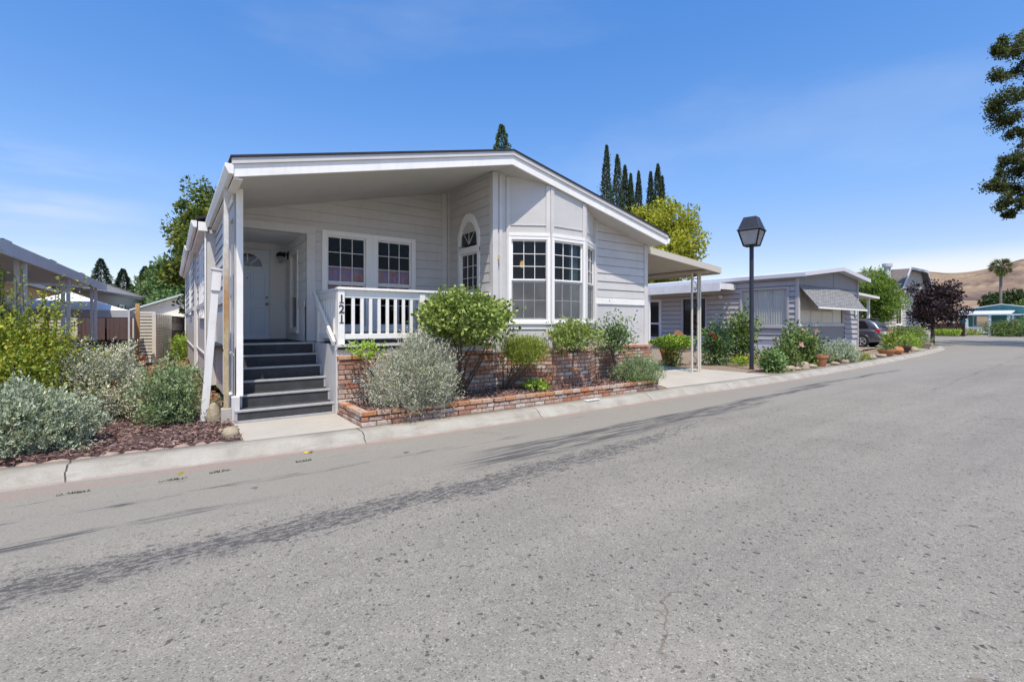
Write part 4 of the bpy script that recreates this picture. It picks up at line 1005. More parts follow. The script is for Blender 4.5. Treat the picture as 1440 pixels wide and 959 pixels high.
# ------------------------------------------------------------------ brick skirting and planter
def bricks(mb, mo, pl, u0, u1, z0, rows, bl=.215, bh=.060, jt=.016, th=.095, seed=0, d0=0.0, cap=None):
    r = random.Random(seed)
    for k in range(rows):
        z = z0 + k * (bh + jt); u = u0 - (.5 * bl if k % 2 else 0)
        while u < u1 - .02:
            l = bl * r.choice((1, 1, 1, .98, 1.02)); a, b = max(u, u0) + jt / 2, min(u + l, u1) - jt / 2
            if b - a > .025:
                pr = d0 + r.uniform(-.007, .007); pl.bar(mb, a, b, z + r.uniform(-.0015, .0015), z + bh + r.uniform(-.002, .002), -th, pr)
            u += l
    if mo is not None: pl.bar(mo, u0 + .004, u1 - .004, z0 - .03, z0 + rows * (bh + jt) - jt - .003, -th + .01, d0 - .018)
BW = thing('brick_wall', (5.3, 7.6, .2), 'low wall of used red and white bricks under the porch and bay window', 'wall')
b = MB(); mo = MB(); capm = MB()
segs = [((2.12, 7.60, 0), (5.34, 7.60, 0)), ((5.34, 7.60, 0), (6.03, 7.06, 0)), ((6.03, 7.06, 0), (7.06, 7.06, 0)), ((7.06, 7.06, 0), (7.66, 7.50, 0)), ((7.66, 7.50, 0), (9.60, 7.50, 0)), ((9.60, 7.50, 0), (9.60, 9.2, 0)), ((2.12, 7.72, 0), (2.12, 7.60, 0))]
for i, (a, c) in enumerate(segs):
    U = (Vector(c) - Vector(a)); pl = Plane(a, U, Vector((U.y, -U.x, 0)))
    bricks(b, mo, pl, 0, U.length, .145, 11, seed=i)
    bricks(capm, None, pl, 0, U.length, .145 + 11 * .076, 1, .205, .060, seed=i + 30, d0=.018, th=.12)
wp(b, 'brickwork', M['brick'], BW, .006); wp(mo, 'mortar', M['mortar'], BW); wp(capm, 'cap_course', M['brickcap'], BW, .007)
BP = thing('brick_planter', (5.3, 6.5, .12), 'long low brick planter edging along the kerb in front of the bay', 'planter')
b = MB(); mo = MB(); capm = MB()
segs = [((2.13, 7.60, 0), (2.13, 6.53, 0)), ((2.13, 6.53, 0), (4.3, 6.505, 0)), ((4.3, 6.505, 0), (6.6, 6.51, 0)), ((6.6, 6.51, 0), (8.55, 6.56, 0)), ((8.55, 6.56, 0), (8.82, 6.72, 0)), ((8.82, 6.72, 0), (8.90, 7.0, 0)), ((8.9, 7.0, 0), (9.1, 7.5, 0))]
for i, (a, c) in enumerate(segs):
    U = (Vector(c) - Vector(a)); pl = Plane(a, U, Vector((U.y, -U.x, 0)))
    bricks(b, mo, pl, 0, U.length, .125, 2, seed=i + 50, bh=.056)
    bricks(capm, None, pl, 0, U.length, .125 + .144, 1, .215, .060, seed=i + 70, d0=.012, th=.11)
wp(b, 'brickwork', M['brick'], BP, .006); wp(mo, 'mortar', M['mortar'], BP); wp(capm, 'cap_course', M['brickcap'], BP, .007)
# kerb number
kn = MB(); kn.add([(6.16, 6.245, .141), (6.50, 6.25, .141), (6.52, 6.37, .143), (6.17, 6.37, .143)], [(0, 1, 2, 3)]); kp = tag(kn.build('kerb_number', M['paintmark']), 'worn white painted house number patch on the kerb by the planter', 'marking')
text('121', .10, M['greymark'], (6.34, 6.275, .147), (0, 0, 0), 'numeral', kp, .0005)

# ------------------------------------------------------------------ carport beside the house
CP = thing('carport', (12.6, 8.2, .13), 'tan metal carport roof on scrollwork posts at the right of the grey home', 'carport')
m = MB(); za, zb = 3.37, 3.06; xa, xb = 9.68, 12.95; nrib = 34
vs = []; fs = []
for i in range(nrib * 4 + 1):
    t = i / (nrib * 4); x = xa + (xb - xa) * t; zz = za + (zb - za) * t + (.028 if (i % 4) in (1, 2) else 0)
    vs += [(x, 7.75, zz), (x, 16.5, zz)]
fs = [(2 * i, 2 * i + 2, 2 * i + 3, 2 * i + 1) for i in range(nrib * 4)]
m.add(vs, fs); wp(m, 'roof_panel', M['tanmetal'], CP)
m = MB(); m.prism([(xa, 7.70, za - .06), (xb + .04, 7.70, zb - .06), (xb + .04, 7.70, zb + .10), (xa, 7.70, za + .10)], (0, .04, 0)); m.prism([(xa, 7.70, za + .10), (xb + .04, 7.70, zb + .10), (xb + .04, 7.70, zb + .113), (xa, 7.70, za + .113)], (0, .16, 0))
m.box(xb, xb + .04, 7.745, 16.5, zb - .08, zb + .10); m.prism([(xa, 16.46, za - .06), (xb, 16.46, zb - .06), (xb, 16.46, zb + .06), (xa, 16.46, za + .06)], (0, .04, 0))
wp(m, 'fascia', M['tanmetal'], CP, .004)
m = MB(); m.box(12.42, 12.56, 7.80, 16.3, zb - .05, zb + .03); wp(m, 'beam', M['tanmetal'], CP)
for (py) in (8.22, 12.2, 16.1):
    m = MB(); m.box(12.30, 12.345, py - .022, py + .022, .13, zb - .04); m.box(12.60, 12.645, py - .022, py + .022, .13, zb - .04); m.box(12.648, 12.69, py - .06, py - .018, .13, zb - .04)
    po = wp(m, 'post', M['creammetal'], CP, .004)
    sc = MB()
    for k in range(5):
        zc = .55 + k * .55
        pts = [(12.475 + .10 * math.sin(t * 2 * math.pi) * (1 - .0 * t), py, zc - .22 + .44 * t) for t in [i / 16 for i in range(17)]]; sc.tube(pts, .009, 6)
        for sg in (-1, 1):
            pts = [(12.475 + sg * (.07 - .05 * t) * math.cos(t * 7), py, zc + sg * .2 + (.07 - .05 * t) * math.sin(t * 7)) for t in [i / 18 for i in range(19)]]; sc.tube(pts, .007, 5)
    sc.box(12.345, 12.60, py - .012, py + .012, .25, .27); sc.box(12.345, 12.60, py - .012, py + .012, 2.85, 2.87)
    o = sc.build('scrollwork', M['black'] if py < 9 else M['creammetal']); o.parent = po

# ------------------------------------------------------------------ street lamp
LX, LY = 14.76, 7.75
SLm = thing('street_lamp', (LX, LY, .12), 'dark lantern street lamp on a tall square post beside the driveway', 'street lamp')
m = MB(); m.tube([(LX, LY, .1), (LX, LY, 3.95)], [.066, .066], 8); m.box(LX - .06, LX + .06, LY - .06, LY + .06, .1, .16); m.tube([(LX, LY, 3.80), (LX, LY, 3.98)], [.055, .07], 8); wp(m, 'post', M['lamppost'], SLm, .004)
def ringsq(hw, z, rot=R(12)): return [(LX + hw * math.sqrt(2) * math.cos(rot + math.pi / 4 + k * math.pi / 2), LY + hw * math.sqrt(2) * math.sin(rot + math.pi / 4 + k * math.pi / 2), z) for k in range(4)]
a, b_, c_, d_, e_ = ringsq(.185, 3.98), ringsq(.305, 4.44), ringsq(.325, 4.45), ringsq(.315, 4.49), ringsq(.185, 4.86)
fr = MB()
for k in range(4): fr.beam(a[k], b_[k], .035, .035); fr.beam(a[k], a[(k + 1) % 4], .035, .035); fr.beam(b_[k], b_[(k + 1) % 4], .035, .04)
bt = ringsq(.185, 3.965); fr.add(bt, [(0, 1, 2, 3)]); wp(fr, 'lantern_frame', M['black'], SLm)
gp = MB(); ai, bi = ringsq(.18, 3.985), ringsq(.298, 4.44); gp.add(ai + bi, [(k, (k + 1) % 4, 4 + (k + 1) % 4, 4 + k) for k in range(4)]); wp(gp, 'lantern_pane', M['lampglass'], SLm)
rf = MB(); c0 = ringsq(.355, 4.445); rf.add(c0 + d_ + e_, [(k, (k + 1) % 4, 4 + (k + 1) % 4, 4 + k) for k in range(4)] + [(4 + k, 4 + (k + 1) % 4, 8 + (k + 1) % 4, 8 + k) for k in range(4)] + [(8, 9, 10, 11), (3, 2, 1, 0)]); wp(rf, 'lantern_roof', M['lamppost'], SLm, .006)

# leaning white post with a box
WPo = thing('white_post', (.385, 8.09, .15), 'old white wooden post with a box on top leaning beside the porch', 'post')
m = MB(); m.beam((.38, 8.09, .12), (.52, 8.12, 2.02), .095, .075, (0, 1, 0)); wp(m, 'post', M['oldwhite'], WPo, .004)
m = MB(); m.beam((.525, 8.12, 2.02), (.545, 8.13, 2.32), .115, .12, (0, 1, 0)); m.beam((.54, 8.13, 2.32), (.543, 8.13, 2.345), .145, .15, (0, 1, 0)); m.beam((.5, 8.115, 1.88), (.55, 8.12, 1.96), .05, .05); wp(m, 'light_box', M['oldwhite'], WPo, .004)

# ------------------------------------------------------------------ mauve neighbour house
NH = thing('neighbour_house', (26.4, 10.0, .12), 'mauve grey low gabled home with shingled window awning beyond the street lamp', 'house')
nx0, nx1, ny0_, ny1_ = 23.0, 29.9, 10.0, 24.0
nrx, nrz, nsl = 26.9, 4.20, .115
def nz(x): return nrz - nsl * abs(x - nrx)
pS = Plane((nx0, 0, 0), (0, -1, 0), (-1, 0, 0))     # u = -Y
pF = Plane((0, ny0_, 0), (1, 0, 0), (0, -1, 0))
SWN = (-12.55, -10.42, 1.46, 3.16)
w = MB(); wall(w, pS, -ny1_, -ny0_, .75, nz(nx0), [SWN, (-18.6, -17.3, .6, 2.95), (-15.9, -14.5, .9, 2.9)], .25, .75, .045)
FWN = (23.22, 28.1, 1.52, 3.22)
wall(w, pF, 28.2, nx1, .75, 3.3, [], .25, .75, .045)
pRr = Plane((nx1, 0, 0), (0, 1, 0), (1, 0, 0)); wall(w, pRr, ny0_, ny1_, .2, nz(nx1)); pBk = Plane((0, ny1_, 0), (1, 0, 0), (0, 1, 0)); wall(w, pBk, nx0, nx1, .2, nz(nx0))
wp(w, 'wall', M['mauve'], NH)
w = MB(); wall(w, pF, nx0, 28.2, .75, 3.3, [FWN]); wall(w, pF, nx0, nx1, 3.3, 4.3, cuts=[(-nsl, 1, nrz - nsl * nrx), (nsl, 1, nrz + nsl * nrx)])
pF.bar(w, nrx - .02, nrx + .02, 3.3, nrz - .03, .0, .02)
wp(w, 'gable_panel', M['taupe'], NH)
m = MB(); pS.bar(m, -ny1_, -ny0_, .10, .75, -.10, -.01); pF.bar(m, nx0, nx1, .10, .75, -.1, -.01); wp(m, 'skirting', M['mauve_trim'], NH)
m = MB(); m.box(nx0 - .06, nx0 + .05, ny0_ - .06, ny0_ + .05, .3, nz(nx0)); m.box(nx1 - .06, nx1 + .07, ny0_ - .06, ny0_ + .05, .3, nz(nx1)); wp(m, 'corner_board', M['mauve'], NH)
wo = window(NH, pS, *SWN, cas=.09, upper=(3, 1), lower=None, split=0.0, screen=False, mat='mauve', glass='glassclear', proud=.07); curtain(wo, pS, SWN[0], SWN[1], 1.46, 3.16, -.085, 'curtain', .025, 150, 0, 19)
wo = window(NH, pF, *FWN, cas=.07, upper=(4, 1), lower=None, split=0.0, screen=False, mat='greydim', glass='glassclear'); curtain(wo, pF, FWN[0], FWN[1], 1.52, 3.22, -.10, 'curtain', .03, 150, 0, 26)
# side door and shaded sliding door
m = MB(); pS.bar(m, -18.6, -18.42, .6, 2.95, -.02, .04); pS.bar(m, -17.48, -17.3, .6, 2.95, -.02, .04); pS.bar(m, -18.42, -17.48, 2.80, 2.95, -.02, .035); pS.bar(m, -18.42, -17.48, 1.50, 1.6, -.02, .02); pS.bar(m, -18.42, -17.48, .6, .78, -.02, .02)
sd = wp(m, 'screen_door', M['mauve_trim'], NH, .004); m = MB(); pS.quad(m, -18.42, -17.48, .6, 2.85, -.03); o = m.build('pane', M['darkglass']); o.parent = sd
m = MB(); pS.bar(m, -15.98, -15.88, .82, 2.98, -.02, .06); pS.bar(m, -14.52, -14.42, .82, 2.98, -.02, .06); pS.bar(m, -15.88, -14.52, 2.88, 2.98, -.02, .055); sd = wp(m, 'side_door', M['mauve'], NH); m = MB(); pS.quad(m, -15.9, -14.5, .9, 2.9, -.04); o = m.build('pane', M['darkglass']); o.parent = sd
# roof
def slab2(mb, fz, xa, xb, y0, y1, t0, t1):
    q = [(xa, y0), (xb, y0), (xb, y1), (xa, y1)]
    mb.add([(x, y, fz(x) + t0) for x, y in q] + [(x, y, fz(x) + t1) for x, y in q], [(3, 2, 1, 0), (4, 5, 6, 7), (0, 1, 5, 4), (1, 2, 6, 5), (2, 3, 7, 6), (3, 0, 4, 7)])
m = MB(); slab2(m, nz, nx0 - .22, nrx, ny0_ - .42, ny1_, .01, .10); slab2(m, nz, nrx, nx1 + .5, ny0_ - .42, ny1_, .01, .10); wp(m, 'roof', M['whiteroof'], NH)
m = MB(); slab2(m, nz, nx0 - .24, nrx, ny0_ - .47, ny0_ - .42, -.07, .12); slab2(m, nz, nrx, nx1 + .52, ny0_ - .47, ny0_ - .42, -.07, .12); m.box(nx0 - .27, nx0 - .22, ny0_ - .45, ny1_, nz(nx0) - .11, nz(nx0) + .06); wp(m, 'fascia', M['mauve_trim'], NH, .004)
m = MB(); m.box(nx0 - .23, nx0 - .02, ny0_ - .42, ny1_, nz(nx0) - .16, nz(nx0) - .11); wp(m, 'soffit', M['taupe'], NH)
# window awning
m = MB(); A0, A1 = (23.05, 10.02 - .04, 3.32), (28.75, 10.02 - .04, 3.32); Bq0, Bq1 = (23.25, 9.22, 2.28), (28.85, 9.22, 2.24)
m.add([A0, A1, Bq1, Bq0] + [(p[0], p[1], p[2] - .035) for p in (A0, A1, Bq1, Bq0)], [(3, 2, 1, 0), (4, 5, 6, 7), (0, 1, 5, 4), (1, 2, 6, 5), (3, 0, 4, 7)]); aw = wp(m, 'window_awning', M['shingle_grey'], NH)
m = MB().beam((23.23, 9.205, 2.25), (28.87, 9.205, 2.21), .03, .07); o = m.build('awning_trim', M['white']); o.parent = aw
# porch roofs left and right
m = MB(); m.box(21.6, 22.68, 12.9, 22, 3.45, 3.52); m.box(22.68, 22.98, 13.0, 22, 3.46, 3.5); wp(m, 'porch_roof', M['whiteroof'], NH); m = MB(); m.box(21.54, 21.60, 12.86, 22, 3.13, 3.54); m.box(21.60, 22.95, 12.86, 12.90, 3.22, 3.5); wp(m, 'porch_fascia', M['oldwhite'], NH)
for y in (17.1, 13.35): m = MB().box(21.62, 21.74, y, y + .12, .12, 3.2); wp(m, 'porch_post', M['white'] if y > 15 else M['mauve_trim'], NH, .004) if y > 15 else None
m = MB(); m.prism([(nx1 + .05, 11.1, 3.42), (36.9, 11.1, 3.12), (36.9, 11.1, 3.26), (nx1 + .05, 11.1, 3.56)], (0, 6.5, 0)); wp(m, 'carport_roof', M['oldwhite'], NH)
for x, y in ((36.55, 11.6), (36.45, 12.7), (36.55, 17)): m = MB().box(x - .07, x + .07, y - .07, y + .07, .13, 3.14); wp(m, 'carport_post', M['white'], NH)
m = MB().box(22.2, 22.95, 13.4, 21, .12, .55); wp(m, 'porch_deck', M['taupe'], NH)
pS.bar(mm := MB(), -10.30, -10.12, 1.75, 2.15, .05, .06)
m = MB(); pF.bar(m, 29.42, 29.66, 1.9, 2.3, .055, .075); wp(m, 'wall_plaque', M['teal'], NH)
m = MB(); pF.bar(m, 29.48, 29.60, 2.0, 2.2, .075, .085); wp(m, 'wall_plaque', M['white'], NH)
wl = MB().lathe([(.0, -.08), (.09, -.05), (.10, .05), (.05, .1), (.0, .11)], (22.85, 13.6, 2.9), 12); wp(wl, 'wall_lamp', M['mauve_trim'], NH)

# wicker chair on the neighbour porch
WC = thing('wicker_chair', (21.3, 14.6, .13), 'brown wicker armchair in the shaded porch of the mauve home', 'chair')
cx, cy, cz = 21.3, 14.6, .12
m = MB().box(cx - .32, cx + .32, cy - .3, cy + .3, cz + .36, cz + .46); wp(m, 'seat', M['wicker'], WC, .03)
m = MB(); 
for i in range(13):
    t = math.pi * (i / 12); m.beam((cx + .36 * math.cos(t), cy + .26 + .1 * math.sin(t), cz + .4), (cx + .40 * math.cos(t), cy + .34 + .12 * math.sin(t), cz + .75 + .35 * math.sin(t)), .09, .03)
wp(m, 'backrest', M['wicker'], WC)
for sx in (-1, 1):
    m = MB().tube([(cx + sx * .36, cy - .3, cz + .62), (cx + sx * .38, cy, cz + .68), (cx + sx * .38, cy + .3, cz + .72)], .045, 8); wp(m, 'armrest', M['wicker'], WC)
    for sy in (-.27, .27): m = MB().tube([(cx + sx * .3, cy + sy, cz), (cx + sx * .3, cy + sy, cz + .38)], .025, 6); wp(m, 'leg', M['wicker'], WC)

# ------------------------------------------------------------------ parked car (rear toward the street)
CAR = thing('parked_car', (34.6, 12.5, .13), 'dark grey parked car seen from behind in the drive of the mauve home', 'car')
def loft(sections, name, mat, sub=1, smooth=True):
    m = MB(); n = len(sections[0]); 
    for s in sections: m.v += [tuple(p) for p in s]
    for i in range(len(sections) - 1):
        for k in range(n): m.f.append((i * n + k, i * n + (k + 1) % n, (i + 1) * n + (k + 1) % n, (i + 1) * n + k))
    m.f.append(tuple(range(n))[::-1]); m.f.append(tuple((len(sections) - 1) * n + k for k in range(n)))
    return m
cx, cy, g = 34.6, 10.15, .13
def sec(y, hw, z0, z1, r=.12, tum=0.0):
    return [(cx - hw + .04, cy + y, g + z0), (cx + hw - .04, cy + y, g + z0), (cx + hw, cy + y, g + z0 + r), (cx + hw - tum * .4, cy + y, g + (z0 + z1) / 2), (cx + hw - tum, cy + y, g + z1 - r), (cx + hw - tum - r, cy + y, g + z1), (cx - hw + tum + r, cy + y, g + z1), (cx - hw + tum, cy + y, g + z1 - r), (cx - hw + tum * .4, cy + y, g + (z0 + z1) / 2), (cx - hw, cy + y, g + z0 + r)]
bd = loft([sec(.0, .84, .42, .98), sec(.10, .90, .34, 1.05), sec(.5, .925, .30, 1.10), (sec(1.6, .93, .28, 1.08)), sec(3.2, .93, .28, 1.04), sec(4.2, .90, .30, .98), sec(4.62, .80, .38, .86)], '', None)
bo = wp(bd, 'body', M['suv'], CAR, .02, True)
cb = loft([sec(.05, .80, 1.02, 1.12, .03, .03), sec(.30, .80, 1.02, 1.45, .07, .10), sec(.62, .80, 1.02, 1.70, .09, .15), sec(1.6, .80, 1.02, 1.74, .09, .15), sec(2.5, .80, 1.02, 1.70, .09, .15), sec(3.35, .80, 1.00, 1.08, .03, .05)], '', None)
wp(cb, 'cabin', M['suv'], CAR, .02, True)
def carquad(pts, name, mat, th=.006):
    m = MB(); m.add(pts, [tuple(range(len(pts)))]); return wp(m, name, M[mat], CAR)
for sx in (-1, 1):
    X = lambda t: cx + sx * (.80 - t)
    carquad([(X(-.006), cy + .55, g + 1.14), (X(-.006), cy + 1.35, g + 1.13), (X(.115), cy + 1.35, g + 1.60), (X(.105), cy + .78, g + 1.56)], 'side_window', 'darkglass')
    carquad([(X(-.006), cy + 1.45, g + 1.13), (X(-.006), cy + 2.85, g + 1.12), (X(.105), cy + 2.35, g + 1.58), (X(.115), cy + 1.45, g + 1.60)], 'side_window', 'darkglass')
    m = MB(); m.prism([(cx + sx * .70, cy - .02, g + .83), (cx + sx * .91, cy + .06, g + .83), (cx + sx * .93, cy + .30, g + .88), (cx + sx * .91, cy + .24, g + 1.03), (cx + sx * .86, cy + .05, g + 1.06), (cx + sx * .70, cy - .01, g + 1.02)], (0, 0, .0001)); 
    m = MB().box(cx + sx * .80 - .09, cx + sx * .80 + .115, cy - .015, cy + .26, g + .84, g + 1.06); wp(m, 'tail_light', M['red_lens'], CAR, .03)
    m = MB().box(cx + sx * .80 - .06, cx + sx * .80 + .119, cy - .019, cy + .18, g + .85, g + .93); wp(m, 'reversing_light', M['lampglass'], CAR, .02)
    for y in (.88, 3.65):
        ti = MB(); wc = Vector((cx + sx * .83, cy + y, g + .35))
        for (a, b, r0, r1, mt, nm) in ((-.11, .11, .35, .35, 'rubber', 'wheel'),):
            prof = [(.20, -.11), (.33, -.11), (.36, -.07), (.36, .07), (.33, .11), (.20, .11)]
            k = 28
            for r, z in prof:
                for j in range(k): t = 6.28318 * j / k; ti.v.append((wc.x + z, wc.y + r * math.cos(t), wc.z + r * math.sin(t)))
            for i in range(len(prof) - 1):
                for j in range(k): ti.f.append((i * k + j, i * k + (j + 1) % k, (i + 1) * k + (j + 1) % k, (i + 1) * k + j))
            wh = wp(ti, 'wheel', M['rubber'], CAR, 0, True)
        rm = MB().tube([(wc.x + sx * .02, wc.y, wc.z), (wc.x + sx * .095, wc.y, wc.z)], [.225, .225], 24); o = rm.build('rim', M['black']); o.parent = wh
        sp_ = MB()
        for j in range(5): t = 6.283 * j / 5; sp_.beam((wc.x + sx * .10, wc.y, wc.z), (wc.x + sx * .10, wc.y + .215 * math.cos(t), wc.z + .215 * math.sin(t)), .06, .03)
        sp_.tube([(wc.x + sx * (.098 - .001 * 0), wc.y + .222 * math.cos(t), wc.z + .222 * math.sin(t)) for t in [6.2832 * j / 24 for j in range(25)]], .018, 6); o = sp_.build('spokes', M['alloy']); o.parent = wh
        # dark wheel arch lip
        ar = MB().tube([(cx + sx * .928, wc.y + .42 * math.cos(t), wc.z + .42 * math.sin(t)) for t in [math.pi * j / 16 for j in range(17)]], .03, 6); wp(ar, 'wheel_arch', M['suv'], CAR, 0, True)
m = MB(); q = [(cx - .66, cy + .10, g + 1.14), (cx + .66, cy + .10, g + 1.14), (cx + .58, cy + .535, g + 1.60), (cx - .58, cy + .535, g + 1.60)]
m.add(q, [(0, 1, 2, 3)]); o = wp(m, 'rear_window', M['darkglass'], CAR)
m = MB().box(cx - .88, cx + .88, cy - .07, cy + .14, g + .40, g + .62); wp(m, 'rear_bumper', M['suv'], CAR, .05)
m = MB().box(cx - .26, cx + .26, cy - .03, cy + .01, g + .78, g + .92); wp(m, 'licence_plate', M['plate'], CAR, .006)
m = MB().box(cx - .60, cx + .60, cy + .46, cy + .70, g + 1.695, g + 1.73); wp(m, 'rear_spoiler', M['suv'], CAR, .012)

# ------------------------------------------------------------------ house further along, teal house, fence
TH = thing('beige_house', (54, 14, .1), 'beige sided house with brown mansard gable behind the plum tree', 'house')
pF3 = Plane((0, 13.4, 0), (1, 0, 0), (0, -1, 0)); pS3 = Plane((46.5, 0, 0), (0, -1, 0), (-1, 0, 0))
w = MB(); wall(w, pF3, 46.5, 57.5, .1, 3.4, [(48.2, 49.6, 1.5, 2.9)], .25, .5, .03); wall(w, pS3, -26, -13.4, .1, 3.4, [(-16.6, -15.2, 1.5, 2.9)], .25, .5, .03); wp(w, 'wall', M['beige'], TH)
w = MB(); wall(w, pF3, 46.5, 57.5, 3.4, 6.1, cuts=[(-1.05, 1, 3.4 - 1.05 * 47.6), (1.05, 1, 3.4 + 1.05 * 57.3)]); wp(w, 'gable', M['beige'], TH)
window(TH, pF3, 48.2, 49.6, 1.5, 2.9, upper=(2, 1), lower=None, split=0, screen=False); window(TH, pS3, -16.6, -15.2, 1.5, 2.9, upper=(2, 1), lower=None, split=0, screen=False)
m = MB(); m.add([(50.15, 12.95, 6.15), (54.7, 12.95, 6.15), (54.7, 26, 6.15), (50.15, 26, 6.15), (47.1, 12.95, 3.3), (47.1, 26, 3.3), (57.8, 12.95, 3.3), (57.8, 26, 3.3)], [(0, 1, 2, 3), (0, 3, 5, 4), (1, 6, 7, 2)]); wp(m, 'roof', M['brownroof'], TH)
m = MB(); m.beam((47.1, 12.92, 3.3), (50.15, 12.92, 6.17), .06, .2); m.beam((54.7, 12.92, 6.17), (57.8, 12.92, 3.3), .06, .2); m.beam((50.1, 12.915, 6.15), (54.75, 12.915, 6.15), .06, .2); wp(m, 'fascia', M['mauve_trim'], TH)
m = MB(); m.lathe([(.24, 4.6), (.24, 6.3), (.36, 6.34), (.36, 6.6), (.2, 6.65)], (49.3, 14.3, 0), 14); wp(m, 'chimney', M['galv'], TH)
TE = thing('teal_house', (96, 14, 0), 'small teal house with pale trim and white porch rail at the end of the street', 'house')
pT = Plane((94.0, 0, 0), (0, -1, 0), (-1, 0, 0))
def tz(y): return 4.15 - .17 * abs(y - 14.2)
w = MB(); wall(w, pT, -18.6, -8.8, 0, 4.2, [(-17.1, -15.6, 1.2, 2.6), (-13.3, -12.5, .5, 2.5), (-12.1, -9.5, 1.1, 2.5)], cuts=[(-.17, 1, 4.15 + .17 * 14.2), (.17, 1, 4.15 - .17 * 14.2)]) if False else wall(w, pT, -18.6, -8.8, 0, 4.2, [(-17.1, -15.6, 1.2, 2.6), (-12.1, -9.5, 1.1, 2.5)], cuts=[(-.17, 1, 4.15 + .17 * 14.2), (.17, 1, 4.15 - .17 * 14.2)])
w.box(94.02, 104, 18.55, 18.6, 0, 3.3); wp(w, 'wall', M['teal'], TE)
window(TE, pT, -17.1, -15.6, 1.2, 2.6, upper=(2, 1), lower=None, split=0, screen=False); window(TE, pT, -12.1, -10.9, 1.1, 2.5, upper=(2, 1), lower=None, split=0, screen=False); window(TE, pT, -10.7, -9.5, 1.1, 2.5, upper=(2, 1), lower=None, split=0, screen=False)
m = MB()
for ya, yb in ((19.1, 14.2), (14.2, 8.3)):
    q = [(93.3, ya), (93.3, yb), (104, yb), (104, ya)]; m.add([(x, y, tz(y) + .02) for x, y in q] + [(x, y, tz(y) + .14) for x, y in q], [(0, 1, 2, 3), (7, 6, 5, 4), (0, 4, 5, 1), (2, 6, 7, 3), (1, 5, 6, 2), (3, 7, 4, 0)])
m.add([(90.6, 19.0, 2.7), (90.6, 12.9, 2.7), (94.0, 12.9, 3.3), (94, 19, 3.3), (90.6, 19.0, 2.85), (90.6, 12.9, 2.85), (94.0, 12.9, 3.45), (94, 19, 3.45)], [(0, 1, 2, 3), (7, 6, 5, 4), (0, 4, 5, 1), (1, 5, 6, 2), (3, 7, 4, 0)]); wp(m, 'roof', M['whiteroof'], TE)
m = MB()
for y in (18.7, 17.2, 14.9, 13.1): m.box(90.7, 90.95, y - .13, y + .13, 0, 2.72)
wp(m, 'porch_post', M['teal_trim'], TE)
m = MB(); m.box(90.75, 90.85, 13.1, 18.7, .95, 1.05); m.box(90.75, 90.85, 13.1, 18.7, .25, .33)
for i in range(38): m.box(90.77, 90.83, 13.2 + i * .145, 13.27 + i * .145, .33, .95)
wp(m, 'porch_rail', M['white'], TE)
m = MB().box(88.5, 94, 8.3, 12.6, 2.62, 2.8); m.box(88.6, 88.8, 12.3, 12.5, 0, 2.62); m.box(88.6, 88.8, 10.2, 10.4, 0, 2.62); wp(m, 'carport', M['teal_trim'], TE)
FN = thing('wooden_fence', (78, 16.5, 0), 'brown board fence left of the teal house', 'fence')
m = MB()
for i in range(46): m.box(77.9, 77.95, 14.9 + i * .2, 15.09 + i * .2, 0, 1.55 + .02 * (i % 3))
wp(m, 'boards', M['redfence'], FN)
m = MB()
for i in range(5): m.box(77.78, 77.9, 14.9 + i * 2.2, 15.02 + i * 2.2, 0, 1.65)
wp(m, 'fence_post', M['redfence'], FN)
# ------------------------------------------------------------------ left yard: carport, tan home, canopy, shed, fence
LC = thing('carport', (-3.5, 12, .13), 'weathered grey metal carport at the left edge with three slim posts', 'carport')
m = MB()
def lx(y): return -1.95 + .06 * (y - 9.44)
def lz(y): return 2.645 - .012 * (y - 9.44)
yy = [8.7 + .34 * i for i in range(27)]
for i in range(len(yy) - 1):
    a, b = yy[i], yy[i + 1]; d = .0
    if i % 7 == 3: d = .02
    m.add([(lx(a), a, lz(a) - .10), (lx(b), b, lz(b) - .10), (lx(b), b, lz(b) + .10 + d), (lx(a), a, lz(a) + .10 + d), (lx(a) - .04, a, lz(a) - .10), (lx(b) - .04, b, lz(b) - .10), (lx(b) - .04, b, lz(b) + .10 + d), (lx(a) - .04, a, lz(a) + .10 + d)], [(0, 1, 2, 3), (7, 6, 5, 4), (3, 2, 6, 7), (0, 4, 5, 1)])
wp(m, 'fascia', M['galv'], LC)
m = MB(); nr_ = 54; vs = []
for i in range(nr_ * 4 + 1):
    y = 8.7 + (yy[-1] - 8.7) * i / (nr_ * 4); z = .03 if i % 4 in (1, 2) else 0
    vs += [(lx(y) - .04, y, lz(y) - .02 + z), (-4.9, y, lz(y) + .10 + z)]
m.add(vs, [(2 * i, 2 * i + 2, 2 * i + 3, 2 * i + 1) for i in range(nr_ * 4)]); wp(m, 'roof_panel', M['galv'], LC)
for y in (10.9, 13.7, 16.5):
    m = MB(); m.box(lx(y) - .18, lx(y) - .12, y - .09, y - .01, .12, lz(y) - .05); m.box(lx(y) - .11, lx(y) - .05, y + .0, y + .08, .12, lz(y) - .05); wp(m, 'post', M['galv'], LC, .003)
TN = thing('tan_house', (-7.5, 22, .1), 'tan walled home behind the grey carport at left', 'house')
pT2 = Plane((-5.2, 0, 0), (0, -1, 0), (1, 0, 0))
pT2 = Plane((-5.2, 0, 0), (0, 1, 0), (1, 0, 0))
TW = [(12.5, 13.8, 1.3, 2.5), (26.6, 28.0, 1.25, 2.55), (32.0, 33.6, 1.25, 2.55)]
